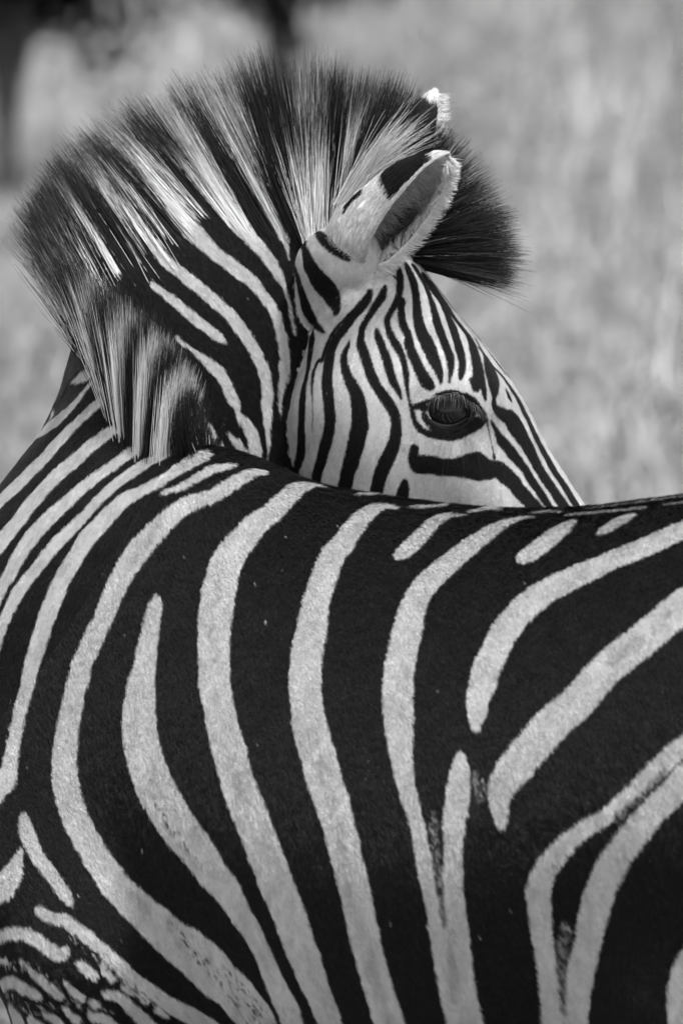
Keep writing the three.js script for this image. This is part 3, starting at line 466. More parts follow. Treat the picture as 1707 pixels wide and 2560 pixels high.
{
  const nt = tri.length / 3, cum = new Float64Array(nt); let sum = 0;
  for (let i = 0; i < nt; i++) {
    const a = tri[3 * i] * 3, b = tri[3 * i + 1] * 3, c = tri[3 * i + 2] * 3, ux = pos[b] - pos[a], uy = pos[b + 1] - pos[a + 1], uz = pos[b + 2] - pos[a + 2], vx = pos[c] - pos[a], vy = pos[c + 1] - pos[a + 1], vz = pos[c + 2] - pos[a + 2];
    const ar = 0.5 * Math.hypot(uy * vz - uz * vy, uz * vx - ux * vz, ux * vy - uy * vx);
    const [qx, qy] = toView(pos[a], pos[a + 1], pos[a + 2]), facing = nrm[a] * vZ.x + nrm[a + 1] * vZ.y + nrm[a + 2] * vZ.z;
    let w = qx > -250 && qx < 1960 && qy > 200 && qy < 2800 ? (facing > -0.25 ? 1 : 0.08) : 0.03; // thinner where the coat is far out of sight
    if (pos[a + 1] < 0.075) w = 0;
    sdf(pos[a], pos[a + 1], pos[a + 2]); if (partId === 3 && w === 1) w = 2.6; else if (partId === 2) w *= 1.3;
    sum += ar * w; cum[i] = sum;
  }
  const g = blade(), mat = new THREE.MeshPhysicalMaterial({ color: 0xffffff, roughness: 0.5, specularIntensity: 0.3, side: THREE.DoubleSide });
  const im = new THREE.InstancedMesh(g, mat, NH), M = new THREE.Matrix4(), col = new THREE.Color(), X = V3(), Y = V3(), Zv = V3(), N = V3();
  for (let h = 0; h < NH; h++) {
    const r = (h + rnd()) / NH * sum; let lo = 0, hi = nt - 1; while (lo < hi) { const m = (lo + hi) >> 1; if (cum[m] < r) lo = m + 1; else hi = m; }
    let u = rnd(), v = rnd(); if (u + v > 1) { u = 1 - u; v = 1 - v; } const a = tri[3 * lo] * 3, b = tri[3 * lo + 1] * 3, c = tri[3 * lo + 2] * 3, w = 1 - u - v;
    const x = pos[a] * w + pos[b] * u + pos[c] * v, y = pos[a + 1] * w + pos[b + 1] * u + pos[c + 1] * v, z = pos[a + 2] * w + pos[b + 2] * u + pos[c + 2] * v;
    N.set(nrm[a] * w + nrm[b] * u + nrm[c] * v, nrm[a + 1] * w + nrm[b + 1] * u + nrm[c + 1] * v, nrm[a + 2] * w + nrm[b + 2] * u + nrm[c + 2] * v).normalize();
    sdf(x, y, z); const id = partId, hd = hairDir(x, y, z, id);
    const cl = noise3(x * 70, y * 70, z * 70) - 0.5, cl2 = noise3(x * 160 + 9, y * 160, z * 160) - 0.5;
    Y.set(hd[0] + cl * 0.3 + gauss() * 0.13, hd[1] + gauss() * 0.1, hd[2] + cl * 0.3 + gauss() * 0.13); Y.addScaledVector(N, -Y.dot(N)).normalize();
    const len = (id === 3 ? 0.0042 : id === 2 ? 0.007 : id === 1 ? 0.0065 : 0.0085) * rr(0.7, 1.25), wid = id === 3 ? rr(0.00022, 0.00034) : rr(0.0003, 0.00046), lift = clamp((id === 3 ? 0.13 : 0.14) + cl2 * (id === 3 ? 0.14 : 0.18) + gauss() * 0.065 + (id === 0 ? 0.26 * rnd() * smooth(0.45, 0.95, N.y) : 0), 0.03, 0.6);
    Y.multiplyScalar(Math.cos(lift)).addScaledVector(N, Math.sin(lift)); X.crossVectors(Y, N).normalize(); Zv.crossVectors(X, Y).normalize();
    const mx = x + Y.x * len * 0.5, my = y + Y.y * len * 0.5, mz = z + Y.z * len * 0.5, roll = gauss() * 0.22; X.multiplyScalar(Math.cos(roll)).addScaledVector(Zv, Math.sin(roll)); Zv.crossVectors(X, Y);
    M.makeBasis(X.multiplyScalar(wid), Y.multiplyScalar(len), Zv.multiplyScalar(len)); M.setPosition(x - BASE.x - N.x * 0.0004, y - BASE.y - N.y * 0.0004, z - BASE.z - N.z * 0.0004); im.setMatrixAt(h, M);
    const fleck = rnd() < 0.00022, j = id === 3 ? 0.0005 : 0.0010, cw = coat(mx + gauss() * j, my + gauss() * j, mz + gauss() * j, 0.0009), k = fleck ? rr(0.3, 0.7) : cw > 0.12 ? WHITE * Math.pow(cw, 1.4) * (0.84 + 0.24 * (noise3(x * 60, y * 28, z * 60) - 0.5) + 0.2 * (noise3(x * 190, y * 90, z * 190) - 0.5) + rr(-0.14, 0.13)) : BLACK * rr(0.6, 1.6) + (rnd() < 0.02 ? 0.02 : 0);
    col.setRGB(k, k, k); im.setColorAt(h, col);
  }
  im.name = 'coat_hair'; im.userData = { kind: 'stuff', label: 'short dense hair of the striped coat' }; im.castShadow = im.receiveShadow = true; zebra.add(im);
}
tick('coat hair');

// --- strands: tapered three-sided tubes
function strands() { return { p: [], n: [], c: [], i: [] }; }
function addStrand(o, pts, r0, cols, taper = 0.75) {
  const m = pts.length, base = o.p.length / 3, t = V3(), a = V3(), b = V3(), ref = Math.abs(pts[m - 1].y - pts[0].y) > 0.9 * pts[0].distanceTo(pts[m - 1]) ? V3(1, 0, 0) : V3(0, 1, 0), ph = rnd() * 6.28;
  for (let k = 0; k < m; k++) {
    t.copy(pts[Math.min(m - 1, k + 1)]).sub(pts[Math.max(0, k - 1)]).normalize(); a.crossVectors(t, ref).normalize(); b.crossVectors(t, a);
    const r = r0 * (1 - taper * Math.pow(k / (m - 1), 1.6));
    for (let s = 0; s < 3; s++) { const q = ph + s * 2.0944, cx = Math.cos(q), sx = Math.sin(q), nx = a.x * cx + b.x * sx, ny = a.y * cx + b.y * sx, nz = a.z * cx + b.z * sx; o.p.push(pts[k].x + nx * r, pts[k].y + ny * r, pts[k].z + nz * r); o.n.push(nx, ny, nz); o.c.push(cols[k], cols[k], cols[k]); }
  }
  for (let k = 0; k < m - 1; k++) for (let s = 0; s < 3; s++) { const q = (s + 1) % 3, A0 = base + k * 3; o.i.push(A0 + s, A0 + q, A0 + 3 + s, A0 + q, A0 + 3 + q, A0 + 3 + s); }
}
function strandGeo(o) { const g = new THREE.BufferGeometry(); g.setAttribute('position', new THREE.BufferAttribute(toLocal(new Float32Array(o.p)), 3)); g.setAttribute('normal', new THREE.BufferAttribute(new Float32Array(o.n), 3)); g.setAttribute('color', new THREE.BufferAttribute(new Float32Array(o.c), 3)); g.setIndex(o.i); return g; }
const hairMat = new THREE.MeshPhysicalMaterial({ vertexColors: true, roughness: 0.45, specularIntensity: 0.4 }), maneMat = new THREE.MeshPhysicalMaterial({ vertexColors: true, roughness: 0.5, specularIntensity: 0.4 });

// --- mane: [root px, root py, depth, tip px, tip py, tip depth, share of the hair that stays white]
const guides = [
  [512, 1158, 0.0, 506, 1112, 0.0, 0.9], [490, 1150, -0.003, 490, 1040, -0.003, 0.9], [430, 1138, -0.018, 472, 918, -0.02, 0.95], [370, 1106, -0.04, 402, 800, -0.045, 0.95], [321, 1050, -0.06, 310, 745, -0.07, 0.9], [285, 978, -0.085, 208, 640, -0.10, 0.88],
  [255, 888, -0.13, 88, 600, -0.145, 0.8], [243, 800, -0.18, 55, 530, -0.20, 0.78], [250, 718, -0.23, 78, 460, -0.25, 0.74], [292, 650, -0.28, 112, 405, -0.31, 0.78], [352, 598, -0.325, 158, 350, -0.365, 0.78],
  [474, 528, -0.37, 232, 290, -0.42, 0.82], [555, 510, -0.39, 358, 226, -0.44, 0.84], [670, 496, -0.40, 508, 160, -0.45, 0.8], [730, 494, -0.40, 640, 122, -0.45, 0.78], [779, 494, -0.40, 775, 112, -0.44, 0.76], [850, 500, -0.385, 905, 140, -0.41, 0.74], [905, 520, -0.36, 1030, 205, -0.36, 0.8],
  [960, 558, -0.36, 1160, 335, -0.36, 0.8], [1005, 605, -0.36, 1270, 505, -0.36, 0.5], [1040, 652, -0.36, 1308, 640, -0.36, 0.5], [1062, 686, -0.36, 1285, 738, -0.36, 0.5],
];
const roots = new THREE.CatmullRomCurve3(guides.map(g => P(g[0], g[1], g[2])), false, 'centripetal'), tips = guides.map(g => P(g[3], g[4], g[5]));
const tipAt = s => { const x = clamp(s, 0, 1) * (guides.length - 1), i = Math.min(guides.length - 2, Math.floor(x)), t = x - i; return tips[i].clone().lerp(tips[i + 1], t); };
const whiteAt = s => { const x = clamp(s, 0, 1) * (guides.length - 1), i = Math.min(guides.length - 2, Math.floor(x)); return lerp(guides[i][6], guides[i + 1][6], x - i); };
const nearS = (px, py) => { let b = 0, bd = 1e9; for (let i = 0; i <= 800; i++) { const [x, y] = toView(...roots.getPoint(i / 800).toArray()), d = Math.hypot(x - px, y - py); if (d < bd) { bd = d; b = i / 800; } } return b; };
// white bands across the mane: [root px, root py, half width in px]
const bands = [ [438, 1138, 25], [374, 1106, 22], [325, 1054, 21], [287, 980, 23], [258, 895, 20], [245, 825, 15], [247, 745, 11], [275, 676, 17], [336, 608, 30], [378, 581, 13], [468, 532, 42], [562, 509, 30], [672, 496, 30], [772, 494, 17], [806, 495, 13], [872, 506, 16]].map(([x, y, w]) => { const s = nearS(x, y), q = roots.getPoint(s), q2 = roots.getPoint(Math.min(1, s + 0.002)); return [s, 0.88 * w / PXM / (q.distanceTo(q2) / 0.002)]; });
const bandWhite = s => { let m = -9; for (const [b, w] of bands) m = Math.max(m, 1 - Math.abs(s - b) / w); return m; };
{
  const o = strands(), ND = 29000, SEG = 6, nClump = 520, clumps = [];
  for (let i = 0; i < nClump; i++) clumps.push({ s: (i + rnd()) / nClump, o: gauss() * 0.012, k: gauss() * 0.02, len: rr(0.92, 1.04) });
  for (let h = 0; h < ND; h++) {
    const s = h / ND + gauss() * 0.002; if (s < 0 || s > 1) continue;
    const ci = clamp(Math.floor(s * nClump + gauss() * 0.5), 0, nClump - 1), cl = clumps[ci];
    const root = roots.getPoint(s), tan = roots.getPoint(Math.min(1, s + 0.004)).sub(roots.getPoint(Math.max(0, s - 0.004))).normalize(), tip = tipAt(lerp(s, cl.s, 0.3)), up = tip.clone().sub(root), full = up.length(); up.normalize();
    const side = tan.clone().cross(up).normalize(), off = gauss() * 0.013, low = rnd() < 0.45 ? Math.pow(rnd(), 1.4) * (s > 0.42 && s < 0.74 ? 0.06 : 0) : 0, calm = s < 0.3 ? 0.35 : s < 0.8 ? 0.55 : s < 0.88 ? 0.9 : 1.5; root.addScaledVector(side, off * (1 + low * 12)).addScaledVector(up, -Math.abs(off) * 1.2 - 0.004 - low);
    for (let r = 0; r < 2; r++) { const d = sdf(root.x, root.y, root.z); if (Math.abs(d) < 0.05) { const g = grad(root.x, root.y, root.z); root.x -= g[0] * d; root.y -= g[1] * d; root.z -= g[2] * d; } }
    const fly = rnd() < 0.07 ? 2.6 : 1, len = (full + low * 0.3) * cl.len * (rnd() < 0.4 ? rr(0.5, 0.97) : rr(0.88, 1.05)) * (low ? 0.85 : 1), bend = (gauss() * 0.06 * fly + cl.o * 2) * calm, bt = (gauss() * 0.035 * fly + cl.k * 1.8) * calm;
    let pts = [], cols = [], bw = low > 0.012 ? coat(root.x, root.y, root.z, 0.001) - 0.5 : bandWhite(s + gauss() * 0.0022), isW = bw > 0 ? rnd() < 0.97 : rnd() < (s > 0.2 && s < 0.42 ? 0.14 : 0.014), wl = whiteAt(s) * rr(0.85, 1.1), k0 = isW ? 0.92 * rr(0.75, 1.06) : BLACK * rr(0.5, 1.6), k1 = isW ? 0.05 * rr(0.5, 2) : (rnd() < 0.15 ? 0.09 : BLACK * rr(0.8, 2.5));
    let wx = 0, wy = 0, dx = 0, dy = 0;
    for (let k = 0; k <= SEG; k++) {
      dx += gauss() * 0.0007 * fly * calm; dy += gauss() * 0.0007 * fly * calm; wx += dx; wy += dy;                  // every hair wanders a little
      const t = k / SEG, q = root.clone().addScaledVector(up, (isW ? 0.96 : 1.0) * len * t).addScaledVector(side, off * t * 0.9 + bend * len * t * t).addScaledVector(tan, bt * len * 1.4 * t * t + gauss() * 0.0007 * fly * t);
      q.addScaledVector(side, wx).addScaledVector(tan, wy); pts.push(q); cols.push(lerp(k0, k1, smooth(wl - 0.08, wl + 0.12, t)));
    }
    addStrand(o, pts, rr(0.00026, 0.00044), cols, 0.75);
  }
  for (let h = 0; h < 300; h++) { // the pale lock that leans over beside the ear
    const a = gauss() * 24, b = P(862 + a, 514 + gauss() * 8, -0.335 + gauss() * 0.006), e = P(1040 + a * 1.4 + gauss() * 40, 330 + a * 1.3 + gauss() * 36, -0.32 + gauss() * 0.012), pts = [], cols = [], len = rr(0.6, 1.08), k = 0.8 * rr(0.7, 1.1), ox = gauss() * 0.018, oy = gauss() * 0.018;
    for (let k2 = 0; k2 <= 6; k2++) { const t = k2 / 6; pts.push(b.clone().lerp(e, t * len).addScaledVector(vU, 0.012 * Math.sin(t * 2.6) + oy * t * t).addScaledVector(vR, ox * t * t).addScaledVector(vZ, gauss() * 0.001)); cols.push(k); } addStrand(o, pts, rr(0.00026, 0.0004), cols, 0.7);
  }
  const m = part('mane', strandGeo(o), maneMat); m.userData = { kind: 'stuff', label: 'stiff upright striped mane running from withers to forehead' };
  tick('mane ' + o.i.length / 3);
}

// --- ears: open leaf-shaped shells
const qv = vR.clone().addScaledVector(vU, -1).normalize();
function ear(basePt, tipPt, open, s, tint, size = 1) {
  const ax = tipPt.clone().sub(basePt), len = ax.length(); ax.normalize(); const O = open.clone().addScaledVector(ax, -open.dot(ax)).normalize(), S = ax.clone().cross(O).normalize().multiplyScalar(s);
  const R = [[0, 0.026], [0.08, 0.035], [0.18, 0.042], [0.35, 0.0445], [0.55, 0.042], [0.72, 0.036], [0.86, 0.025], [0.95, 0.013], [1, 0.003]], Wd = [[0, 14], [0.12, 20], [0.3, 48], [0.5, 62], [0.75, 72], [1, 88]];
  const tab = (T, t) => { let i = 0; while (i < T.length - 2 && T[i + 1][0] < t) i++; return lerp(T[i][1], T[i + 1][1], clamp((t - T[i][0]) / (T[i + 1][0] - T[i][0]), 0, 1)); };
  const at = (t, f, inset) => { const r = tab(R, t) * size - inset, w = tab(Wd, t) * Math.PI / 180, a = lerp(w, 2 * Math.PI - w, f), cen = basePt.clone().addScaledVector(ax, t * len).addScaledVector(O, -0.006 * Math.sin(t * Math.PI) + 0.004 * t).addScaledVector(qv, 0.008 * Math.sin(t * Math.PI)); return cen.addScaledVector(O, Math.cos(a) * r * 0.92).addScaledVector(S, Math.sin(a) * r); };
  const NT = 44, NF = 56, th = 0.0032, p = [], c = [], ix = [];
  const layer = (inset, fn) => { const b = p.length / 3; for (let i = 0; i <= NT; i++) for (let j = 0; j <= NF; j++) { const t = i / NT, f = j / NF, q = at(t, f, inset * Math.min(1, tab(R, t) / 0.012)); p.push(q.x, q.y, q.z); const k = shade(fn(t, f)); c.push(k, k, k); } return b; };
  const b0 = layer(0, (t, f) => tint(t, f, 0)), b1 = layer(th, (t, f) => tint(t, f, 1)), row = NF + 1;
  for (let i = 0; i < NT; i++) for (let j = 0; j < NF; j++) { const a = i * row + j; ix.push(b0 + a, b0 + a + 1, b0 + a + row, b0 + a + 1, b0 + a + row + 1, b0 + a + row); ix.push(b1 + a, b1 + a + row, b1 + a + 1, b1 + a + 1, b1 + a + row, b1 + a + row + 1); }
  for (let i = 0; i < NT; i++) for (const j of [0, NF]) { const a = i * row + j; if (j) ix.push(b0 + a, b1 + a, b0 + a + row, b1 + a, b1 + a + row, b0 + a + row); else ix.push(b0 + a, b0 + a + row, b1 + a, b1 + a, b0 + a + row, b1 + a + row); }
  if (s < 0) for (let i = 0; i < ix.length; i += 3) [ix[i], ix[i + 1]] = [ix[i + 1], ix[i]];
  const g = new THREE.BufferGeometry(); g.setAttribute('position', new THREE.BufferAttribute(toLocal(new Float32Array(p)), 3)); g.setAttribute('color', new THREE.BufferAttribute(new Float32Array(c), 3)); g.setIndex(ix); g.computeVertexNormals();
  return { g, at, ax, O, S, len, tint };
}
const earMat = new THREE.MeshPhysicalMaterial({ vertexColors: true, roughness: 0.8, specularIntensity: 0.3, side: THREE.DoubleSide });
function earTint(t, f, inner) { // f 0 near rim .. 1 far rim
  if (inner) return t > 0.94 ? 0.6 : f < 0.09 ? 0.0 : (f > 0.74 && f < 0.88 && t < 0.5 && t > 0.12 ? 0.11 : 0.5);  // dark patch by the far rim is shade painted into the inner colour
  if (Math.abs(t - 0.32) < 0.08 && Math.abs(f - 0.3) < 0.035) return 0; if (t > 0.9) return 0.95; if (t > 0.56 && t < 0.9 && f > 0.03 && f < 0.9) return 0.0; return 0.85;
}
const furEar = [];
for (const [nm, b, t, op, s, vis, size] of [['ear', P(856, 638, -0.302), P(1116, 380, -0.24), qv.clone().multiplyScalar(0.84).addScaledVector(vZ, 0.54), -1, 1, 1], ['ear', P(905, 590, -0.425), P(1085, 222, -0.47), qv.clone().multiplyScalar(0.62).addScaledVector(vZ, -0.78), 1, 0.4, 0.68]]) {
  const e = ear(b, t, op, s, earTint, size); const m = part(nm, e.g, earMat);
  // hair of the ear: short outside, long and pale inside and along the rims
  const o = strands();
  const put = (t0, f0, inner, len, lift, k) => {
    const q = e.at(t0, f0, inner ? 0.0032 : 0), qa = e.at(Math.min(1, t0 + 0.02), f0, inner ? 0.0032 : 0), fb = f0 > 0.5 ? -0.01 : 0.01, qf = e.at(t0, f0 + fb, inner ? 0.0032 : 0), al = qa.clone().sub(q).normalize(), ac = qf.clone().sub(q).normalize().multiplyScalar(Math.sign(fb)), cl = noise3(t0 * 16, f0 * 22, 4) - 0.5, nn = al.clone().cross(ac).normalize(), cen = e.at(t0, 0.5, 0).add(e.at(t0, 0.0, 0)).add(e.at(t0, 1, 0)).multiplyScalar(1 / 3);
    if ((nn.dot(q.clone().sub(cen)) > 0) === !!inner) nn.negate();
    let dir; if (inner === 2) dir = q.clone().sub(cen).normalize().addScaledVector(e.O, 0.35).addScaledVector(ac, 0.3).addScaledVector(al, 0.3 + cl); else if (inner) dir = al.clone().multiplyScalar(0.45 + 2.2 * cl).addScaledVector(ac, 0.9); else dir = al.clone().addScaledVector(ac, gauss() * 0.2);
    dir.addScaledVector(nn, lift).add(V3(gauss(), gauss(), gauss()).multiplyScalar(inner === 2 ? 0.4 : 0.16)).normalize();
    const pts = [], cols = [], SG = len > 0.01 ? 4 : 2; for (let i = 0; i <= SG; i++) { const x = i / SG; pts.push(q.clone().addScaledVector(dir, len * x).addScaledVector(al, len * 0.25 * x * x)); cols.push(k); }
    addStrand(o, pts, len > 0.01 ? 0.00034 : 0.0004, cols, 0.7);
  };
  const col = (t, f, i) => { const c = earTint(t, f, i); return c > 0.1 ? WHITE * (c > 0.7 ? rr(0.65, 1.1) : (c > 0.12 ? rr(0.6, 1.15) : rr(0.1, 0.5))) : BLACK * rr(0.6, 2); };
  for (let i = 0; i < 9000 * vis; i++) { const t = Math.pow(rnd(), 0.9) * 0.98, f = rnd(); put(t, f, 0, t < 0.2 ? rr(0.006, 0.011) : rr(0.004, 0.007), t < 0.2 ? 0.4 : 0.25, col(t + gauss() * 0.012, f, 0)); }
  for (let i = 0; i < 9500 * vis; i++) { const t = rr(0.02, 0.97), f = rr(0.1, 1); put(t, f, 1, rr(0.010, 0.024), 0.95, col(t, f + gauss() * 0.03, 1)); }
  for (let i = 0; i < 2300 * vis; i++) { const t = rr(0.04, 0.99), f = rr(0.95, 1); put(t, f, 2, rr(0.004, 0.018), 0, WHITE * rr(0.75, 1.1)); }
  for (let i = 0; i < 900 * vis; i++) { const t = rr(0.1, 0.99), f = rr(0, 0.02); put(t, f, 0, rr(0.004, 0.008), 0.4, WHITE * rr(0.6, 1.0)); }
  const hm = part('ear_hair', strandGeo(o), hairMat, m); hm.userData = { kind: 'stuff' };
}

// --- eye
{
  const eye = new THREE.Mesh(new THREE.SphereGeometry(0.0255, 48, 32), new THREE.MeshPhysicalMaterial({ color: new THREE.Color().setRGB(0.012, 0.012, 0.012), roughness: 0.06, ior: 1.33 }));
  eye.name = 'eye'; eye.position.copy(EYEC).sub(BASE); eye.castShadow = eye.receiveShadow = true; zebra.add(eye);
  const far = eye.clone(); far.name = 'eye_001'; far.position.copy(mirrorH(EYEC)).sub(BASE); zebra.add(far);
  // lids: a band from the rim of the opening out to the skin, with a rounded edge
  const up = [[1032, 1012], [1062, 1000], [1092, 990], [1125, 983], [1150, 984], [1175, 998], [1195, 1018], [1212, 1040]], low = [[1032, 1016], [1052, 1030], [1075, 1046], [1098, 1058], [1122, 1062], [1148, 1056], [1172, 1042], [1212, 1042]];
  const lid = (name, edge, out, side) => {
    const n = 40, cv = new THREE.CatmullRomCurve3(edge.map(([x, y]) => V3(x, y, 0))), p = [], c = [], ix = [], prof = [[0, -0.0035], [0.0, 0.0012], [0.12, 0.0026], [0.35, 0.002], [0.65, 0.0], [1, -0.004]];
    for (let i = 0; i <= n; i++) {
      const e = cv.getPoint(i / n), pinch = Math.sin(Math.PI * clamp(i / n, 0.03, 0.97));
      for (const [f, lift] of prof) {
        const x = e.x + out[0] * f * (0.5 + 0.5 * pinch), y = e.y + out[1] * f * (0.45 + 0.55 * pinch), dx = (x - 1119) / PXM, dy = (y - 1026) / PXM, on = P(x, y, HD + 0.078 + Math.sqrt(Math.max(0, 0.0268 * 0.0268 - dx * dx - dy * dy))), sk = surfaceAt(x, y) || on;
        const w = smooth(0.15, 0.8, f), q = on.clone().lerp(sk, w); if (q.clone().sub(sk).dot(vZ) < 0 && f > 0.1) q.lerp(sk, 0.7); q.addScaledVector(vZ, lift); p.push(q.x, q.y, q.z);
        const k = shade(f < 0.6 ? 0 : coat(sk.x, sk.y, sk.z, 0.001)) * 1; c.push(k, k, k);
      }
    }
    const m = prof.length; for (let i = 0; i < n; i++) for (let j = 0; j < m - 1; j++) { const a = i * m + j; ix.push(a, a + m, a + 1, a + 1, a + m, a + m + 1); }
    const g = new THREE.BufferGeometry(); g.setAttribute('position', new THREE.BufferAttribute(toLocal(new Float32Array(p)), 3)); g.setAttribute('color', new THREE.BufferAttribute(new Float32Array(c), 3)); g.setIndex(ix); g.computeVertexNormals();
    part(name, g, new THREE.MeshPhysicalMaterial({ vertexColors: true, roughness: 0.6, specularIntensity: 0.5, side: THREE.DoubleSide }), zebra); return cv;
  };
  const cu = lid('upper_eyelid', up, [-4, -26], 1); lid('lower_eyelid', low, [4, 26], -1);
  const o = strands();
  for (let i = 0; i < 300; i++) {
    const f = rr(0.1, 0.93), e = cu.getPoint(f), dx = (e.x - 1119) / PXM, dy = (e.y - 1026) / PXM, r = Math.sqrt(Math.max(0.0001, 0.0268 ** 2 - dx * dx - dy * dy)), b = P(e.x, e.y, HD + 0.078 + r + 0.003), len = rr(0.011, 0.02), pts = [], cols = [], k = rnd() < 0.25 ? rr(0.06, 0.2) : 0.014, sw = (f - 0.45) * 0.9 + gauss() * 0.18;
    for (let j = 0; j <= 4; j++) { const t = j / 4; pts.push(b.clone().addScaledVector(vZ, len * (0.75 * t - 0.25 * t * t)).addScaledVector(vU, -len * (0.25 * t + 0.65 * t * t)).addScaledVector(vR, len * sw * t)); cols.push(k); }
    addStrand(o, pts, 0.00032, cols, 0.7);
  }
  for (let i = 0; i < 8; i++) { // feelers under the eye
    const b = surfaceAt(rr(1100, 1215), rr(1085, 1120)); if (!b) continue; const pts = [], cols = [], dir = V3(gauss() * 0.6, -0.7, 0.5).normalize(), len = rr(0.025, 0.05); for (let j = 0; j <= 5; j++) { const t = j / 5; pts.push(b.clone().addScaledVector(dir, len * t).addScaledVector(vU, -len * 0.3 * t * t)); cols.push(0.03); } addStrand(o, pts, 0.00014, cols, 0.6);
  }
  const m = part('eyelashes', strandGeo(o), hairMat); m.userData = { kind: 'stuff' };
}
tick('head parts');

// ---------------------------------------------------------------- the place: dry grassland
function noiseTex(n, fn) { const d = new Uint8Array(n * n * 4); for (let j = 0; j < n; j++) for (let i = 0; i < n; i++) { const v = clamp(fn(i / n, j / n), 0, 1) * 255, k = (j * n + i) * 4; d[k] = d[k + 1] = d[k + 2] = v; d[k + 3] = 255; } const t = new THREE.DataTexture(d, n, n); t.wrapS = t.wrapT = THREE.RepeatWrapping; t.magFilter = THREE.LinearFilter; t.colorSpace = THREE.SRGBColorSpace; t.needsUpdate = true; return t; }
{
  const g = new THREE.PlaneGeometry(700, 700, 1, 1); g.rotateX(-Math.PI / 2); const uv = g.attributes.uv; for (let i = 0; i < uv.count; i++) uv.setXY(i, uv.getX(i) * 140, uv.getY(i) * 140);
  const per = (x, y, f) => { const a = noise3((x % 1) * f, (y % 1) * f, 3), b = noise3(((x % 1) - 1) * f, (y % 1) * f, 3), c = noise3((x % 1) * f, ((y % 1) - 1) * f, 3), d = noise3(((x % 1) - 1) * f, ((y % 1) - 1) * f, 3); return lerp(lerp(a, b, x), lerp(c, d, x), y); };
  const t = noiseTex(512, (x, y) => 0.5 + 0.35 * (per(x, y, 9) - 0.5) + 0.3 * (per(x, y, 40) - 0.5) + 0.25 * (per(x, y, 150) - 0.5));
  const m = new THREE.Mesh(g, new THREE.MeshStandardMaterial({ map: t, roughness: 1 })); m.name = 'ground'; m.userData = { kind: 'structure', label: 'dry pale earth under the grass', category: 'ground' }; m.receiveShadow = true; scene.add(m);
}
function tuft(n, h, spread) {
  const p = [], nn = [], ix = []; for (let i = 0; i < n; i++) {
    const a = rnd() * 6.28, lean = rr(0.15, 0.95), hh = h * rr(0.55, 1), w = rr(0.003, 0.006), bx = gauss() * spread, bz = gauss() * spread, b = p.length / 3;
    for (let k = 0; k < 4; k++) { const t = k / 3, y = hh * (t - 0.12 * lean * t * t), o = hh * lean * t * t, wx = w * (1 - t * 0.85); p.push(bx + Math.cos(a) * o - Math.sin(a) * wx, y, bz + Math.sin(a) * o + Math.cos(a) * wx, bx + Math.cos(a) * o + Math.sin(a) * wx, y, bz + Math.sin(a) * o - Math.cos(a) * wx); for (let q = 0; q < 2; q++) nn.push(Math.cos(a) * 0.5, 0.8, Math.sin(a) * 0.5); }
    for (let k = 0; k < 3; k++) ix.push(b + 2 * k, b + 2 * k + 1, b + 2 * k + 2, b + 2 * k + 1, b + 2 * k + 3, b + 2 * k + 2);
  }
  const g = new THREE.BufferGeometry(); g.setAttribute('position', new THREE.BufferAttribute(new Float32Array(p), 3)); g.setAttribute('normal', new THREE.BufferAttribute(new Float32Array(nn), 3)); g.setIndex(ix); return g;
}
{
  const mat = new THREE.MeshPhysicalMaterial({ color: 0xffffff, roughness: 0.8, specularIntensity: 0.3, side: THREE.DoubleSide }), n = 62000, col = new THREE.Color(), M = new THREE.Matrix4(), q = new THREE.Quaternion();
  for (const [name, lab, geo, count, tall] of [['short_grass', 'pale dry grass covering the open ground', tuft(20, 0.105, 0.13), n, 0], ['tall_grass', 'taller thin dry grass stems standing in patches', tuft(6, 0.55, 0.2), 380, 1]]) {
    const im = new THREE.InstancedMesh(geo, mat, count);
    for (let i = 0; i < count; i++) {
      let x, z, d; do { d = tall ? rr(3, 34) : -2 + 48 * Math.pow(rnd(), 0.75); const hw = 1.6 + 0.1 * (d + 12); x = rr(-hw, hw); z = -d; } while (tall ? noise3(x * 0.7, 5, z * 0.25) < 0.45 || (Math.abs(x) < 1.3 && d < 3.2) : Math.abs(x) < 0.02);
      const s = rr(0.7, 1.25); q.setFromAxisAngle(UP, rnd() * 6.28); M.compose(V3(x, -0.01, z), q, V3(s, s * rr(0.75, 1.2), s)); im.setMatrixAt(i, M);
      const pch = noise3(x * 3.6, 1, z * 0.33), p2 = noise3(x * 1.3 + 40, 2, z * 0.16), k = clamp(0.70 + 0.3 * (pch - 0.5) + 0.1 * (p2 - 0.5) + rr(-0.1, 0.12), 0.1, 0.88); col.setRGB(k, k, k); im.setColorAt(i, col);
    }
    im.name = name; im.userData = { kind: 'stuff', label: lab, category: 'grass' }; im.castShadow = im.receiveShadow = true; scene.add(im);
  }
}
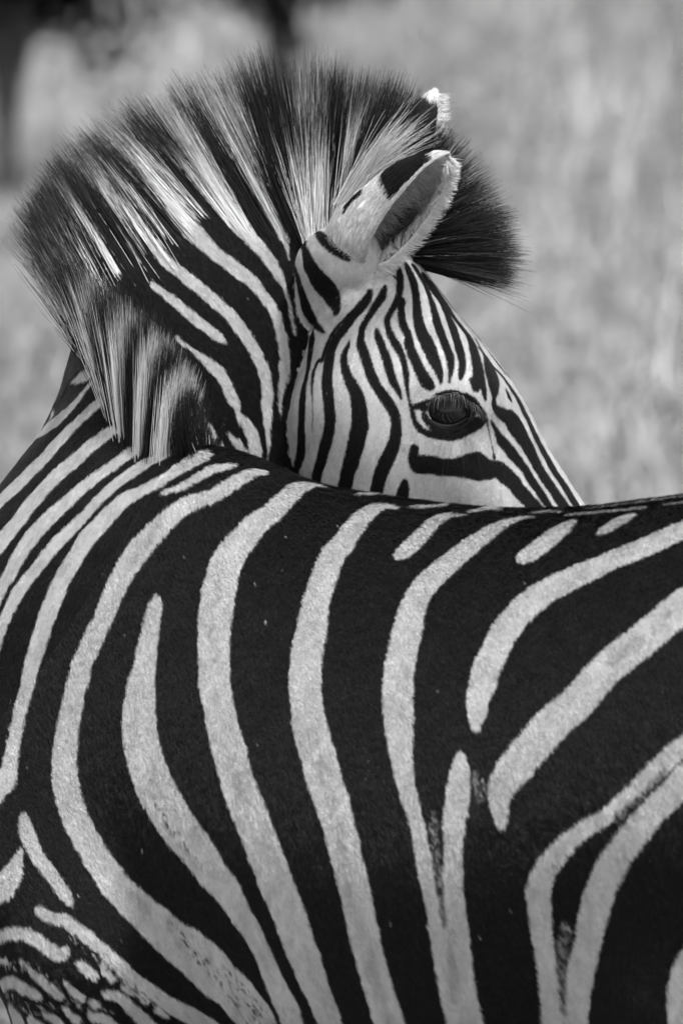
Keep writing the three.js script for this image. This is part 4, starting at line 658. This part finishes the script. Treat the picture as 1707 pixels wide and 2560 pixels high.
// dark shrubs far behind
function shrub(name, label, x, z, w, h, seedling, leaf) {
  const grp = new THREE.Group(); grp.name = name; grp.position.set(x, 0, z); grp.userData = { label, category: 'shrub', group: 'shrubs behind the zebra' }; scene.add(grp); seed = seedling;
  const st = strands(); const p = [], nn = [], ix = [], c = [];
  for (let s = 0; s < 14; s++) {
    const a = rnd() * 6.28, top = V3(Math.cos(a) * w * rr(0.2, 0.9), h * rr(0.6, 1), Math.sin(a) * w * rr(0.2, 0.9)), pts = [], cols = []; for (let k = 0; k <= 5; k++) { const t = k / 5; pts.push(V3(top.x * t * t + gauss() * 0.02, top.y * t, top.z * t * t + gauss() * 0.02).add(BASE)); cols.push(0.12); } addStrand(st, pts, 0.02, cols, 0.8);
  }
  for (let i = 0; i < leaf; i++) {
    const a = rnd() * 6.28, y = rr(0.24 + 0.22 * noise3(Math.cos(a) * 3 + x * 5, 2, Math.sin(a) * 3), 1), rad = w * Math.sqrt(rnd()) * (0.75 + 0.5 * noise3(Math.cos(a) * 2 + x, y * 4, Math.sin(a) * 2)) * Math.sqrt(Math.max(0.05, 1 - Math.pow(Math.abs(y - 0.45) / 0.6, 2.4))), cx = Math.cos(a) * rad, cz = Math.sin(a) * rad, cy = y * h, b = p.length / 3, s = rr(0.02, 0.045), n = V3(gauss(), gauss() + 0.4, gauss()).normalize(), u = V3(gauss(), gauss(), gauss()).cross(n).normalize(), v = n.clone().cross(u);
    for (const [i1, i2] of [[-1, 0], [0, 0.5], [1, 0], [0, -0.5]]) { p.push(cx + u.x * i1 * s + v.x * i2 * s, cy + u.y * i1 * s + v.y * i2 * s, cz + u.z * i1 * s + v.z * i2 * s); nn.push(n.x, n.y, n.z); const k = 0.26 * rr(0.6, 1.5); c.push(k, k, k); } ix.push(b, b + 1, b + 2, b, b + 2, b + 3);
  }
  part('stems', strandGeo(st), new THREE.MeshStandardMaterial({ vertexColors: true, roughness: 0.9 }), grp);
  const g = new THREE.BufferGeometry(); g.setAttribute('position', new THREE.BufferAttribute(new Float32Array(p), 3)); g.setAttribute('normal', new THREE.BufferAttribute(new Float32Array(nn), 3)); g.setAttribute('color', new THREE.BufferAttribute(new Float32Array(c), 3)); g.setIndex(ix);
  const f = part('foliage', g, new THREE.MeshStandardMaterial({ vertexColors: true, roughness: 0.6, side: THREE.DoubleSide }), grp); f.userData = { kind: 'stuff' };
}
shrub('shrub', 'wide dark leafy shrub behind the tips of the mane', -0.98, -20, 0.46, 1.4, 11, 4000);
shrub('shrub_001', 'smaller dark shrub rising just behind the top of the mane', -0.18, -21, 0.34, 1.4, 12, 2700);
tick('place');
renderer.render(scene, camera);
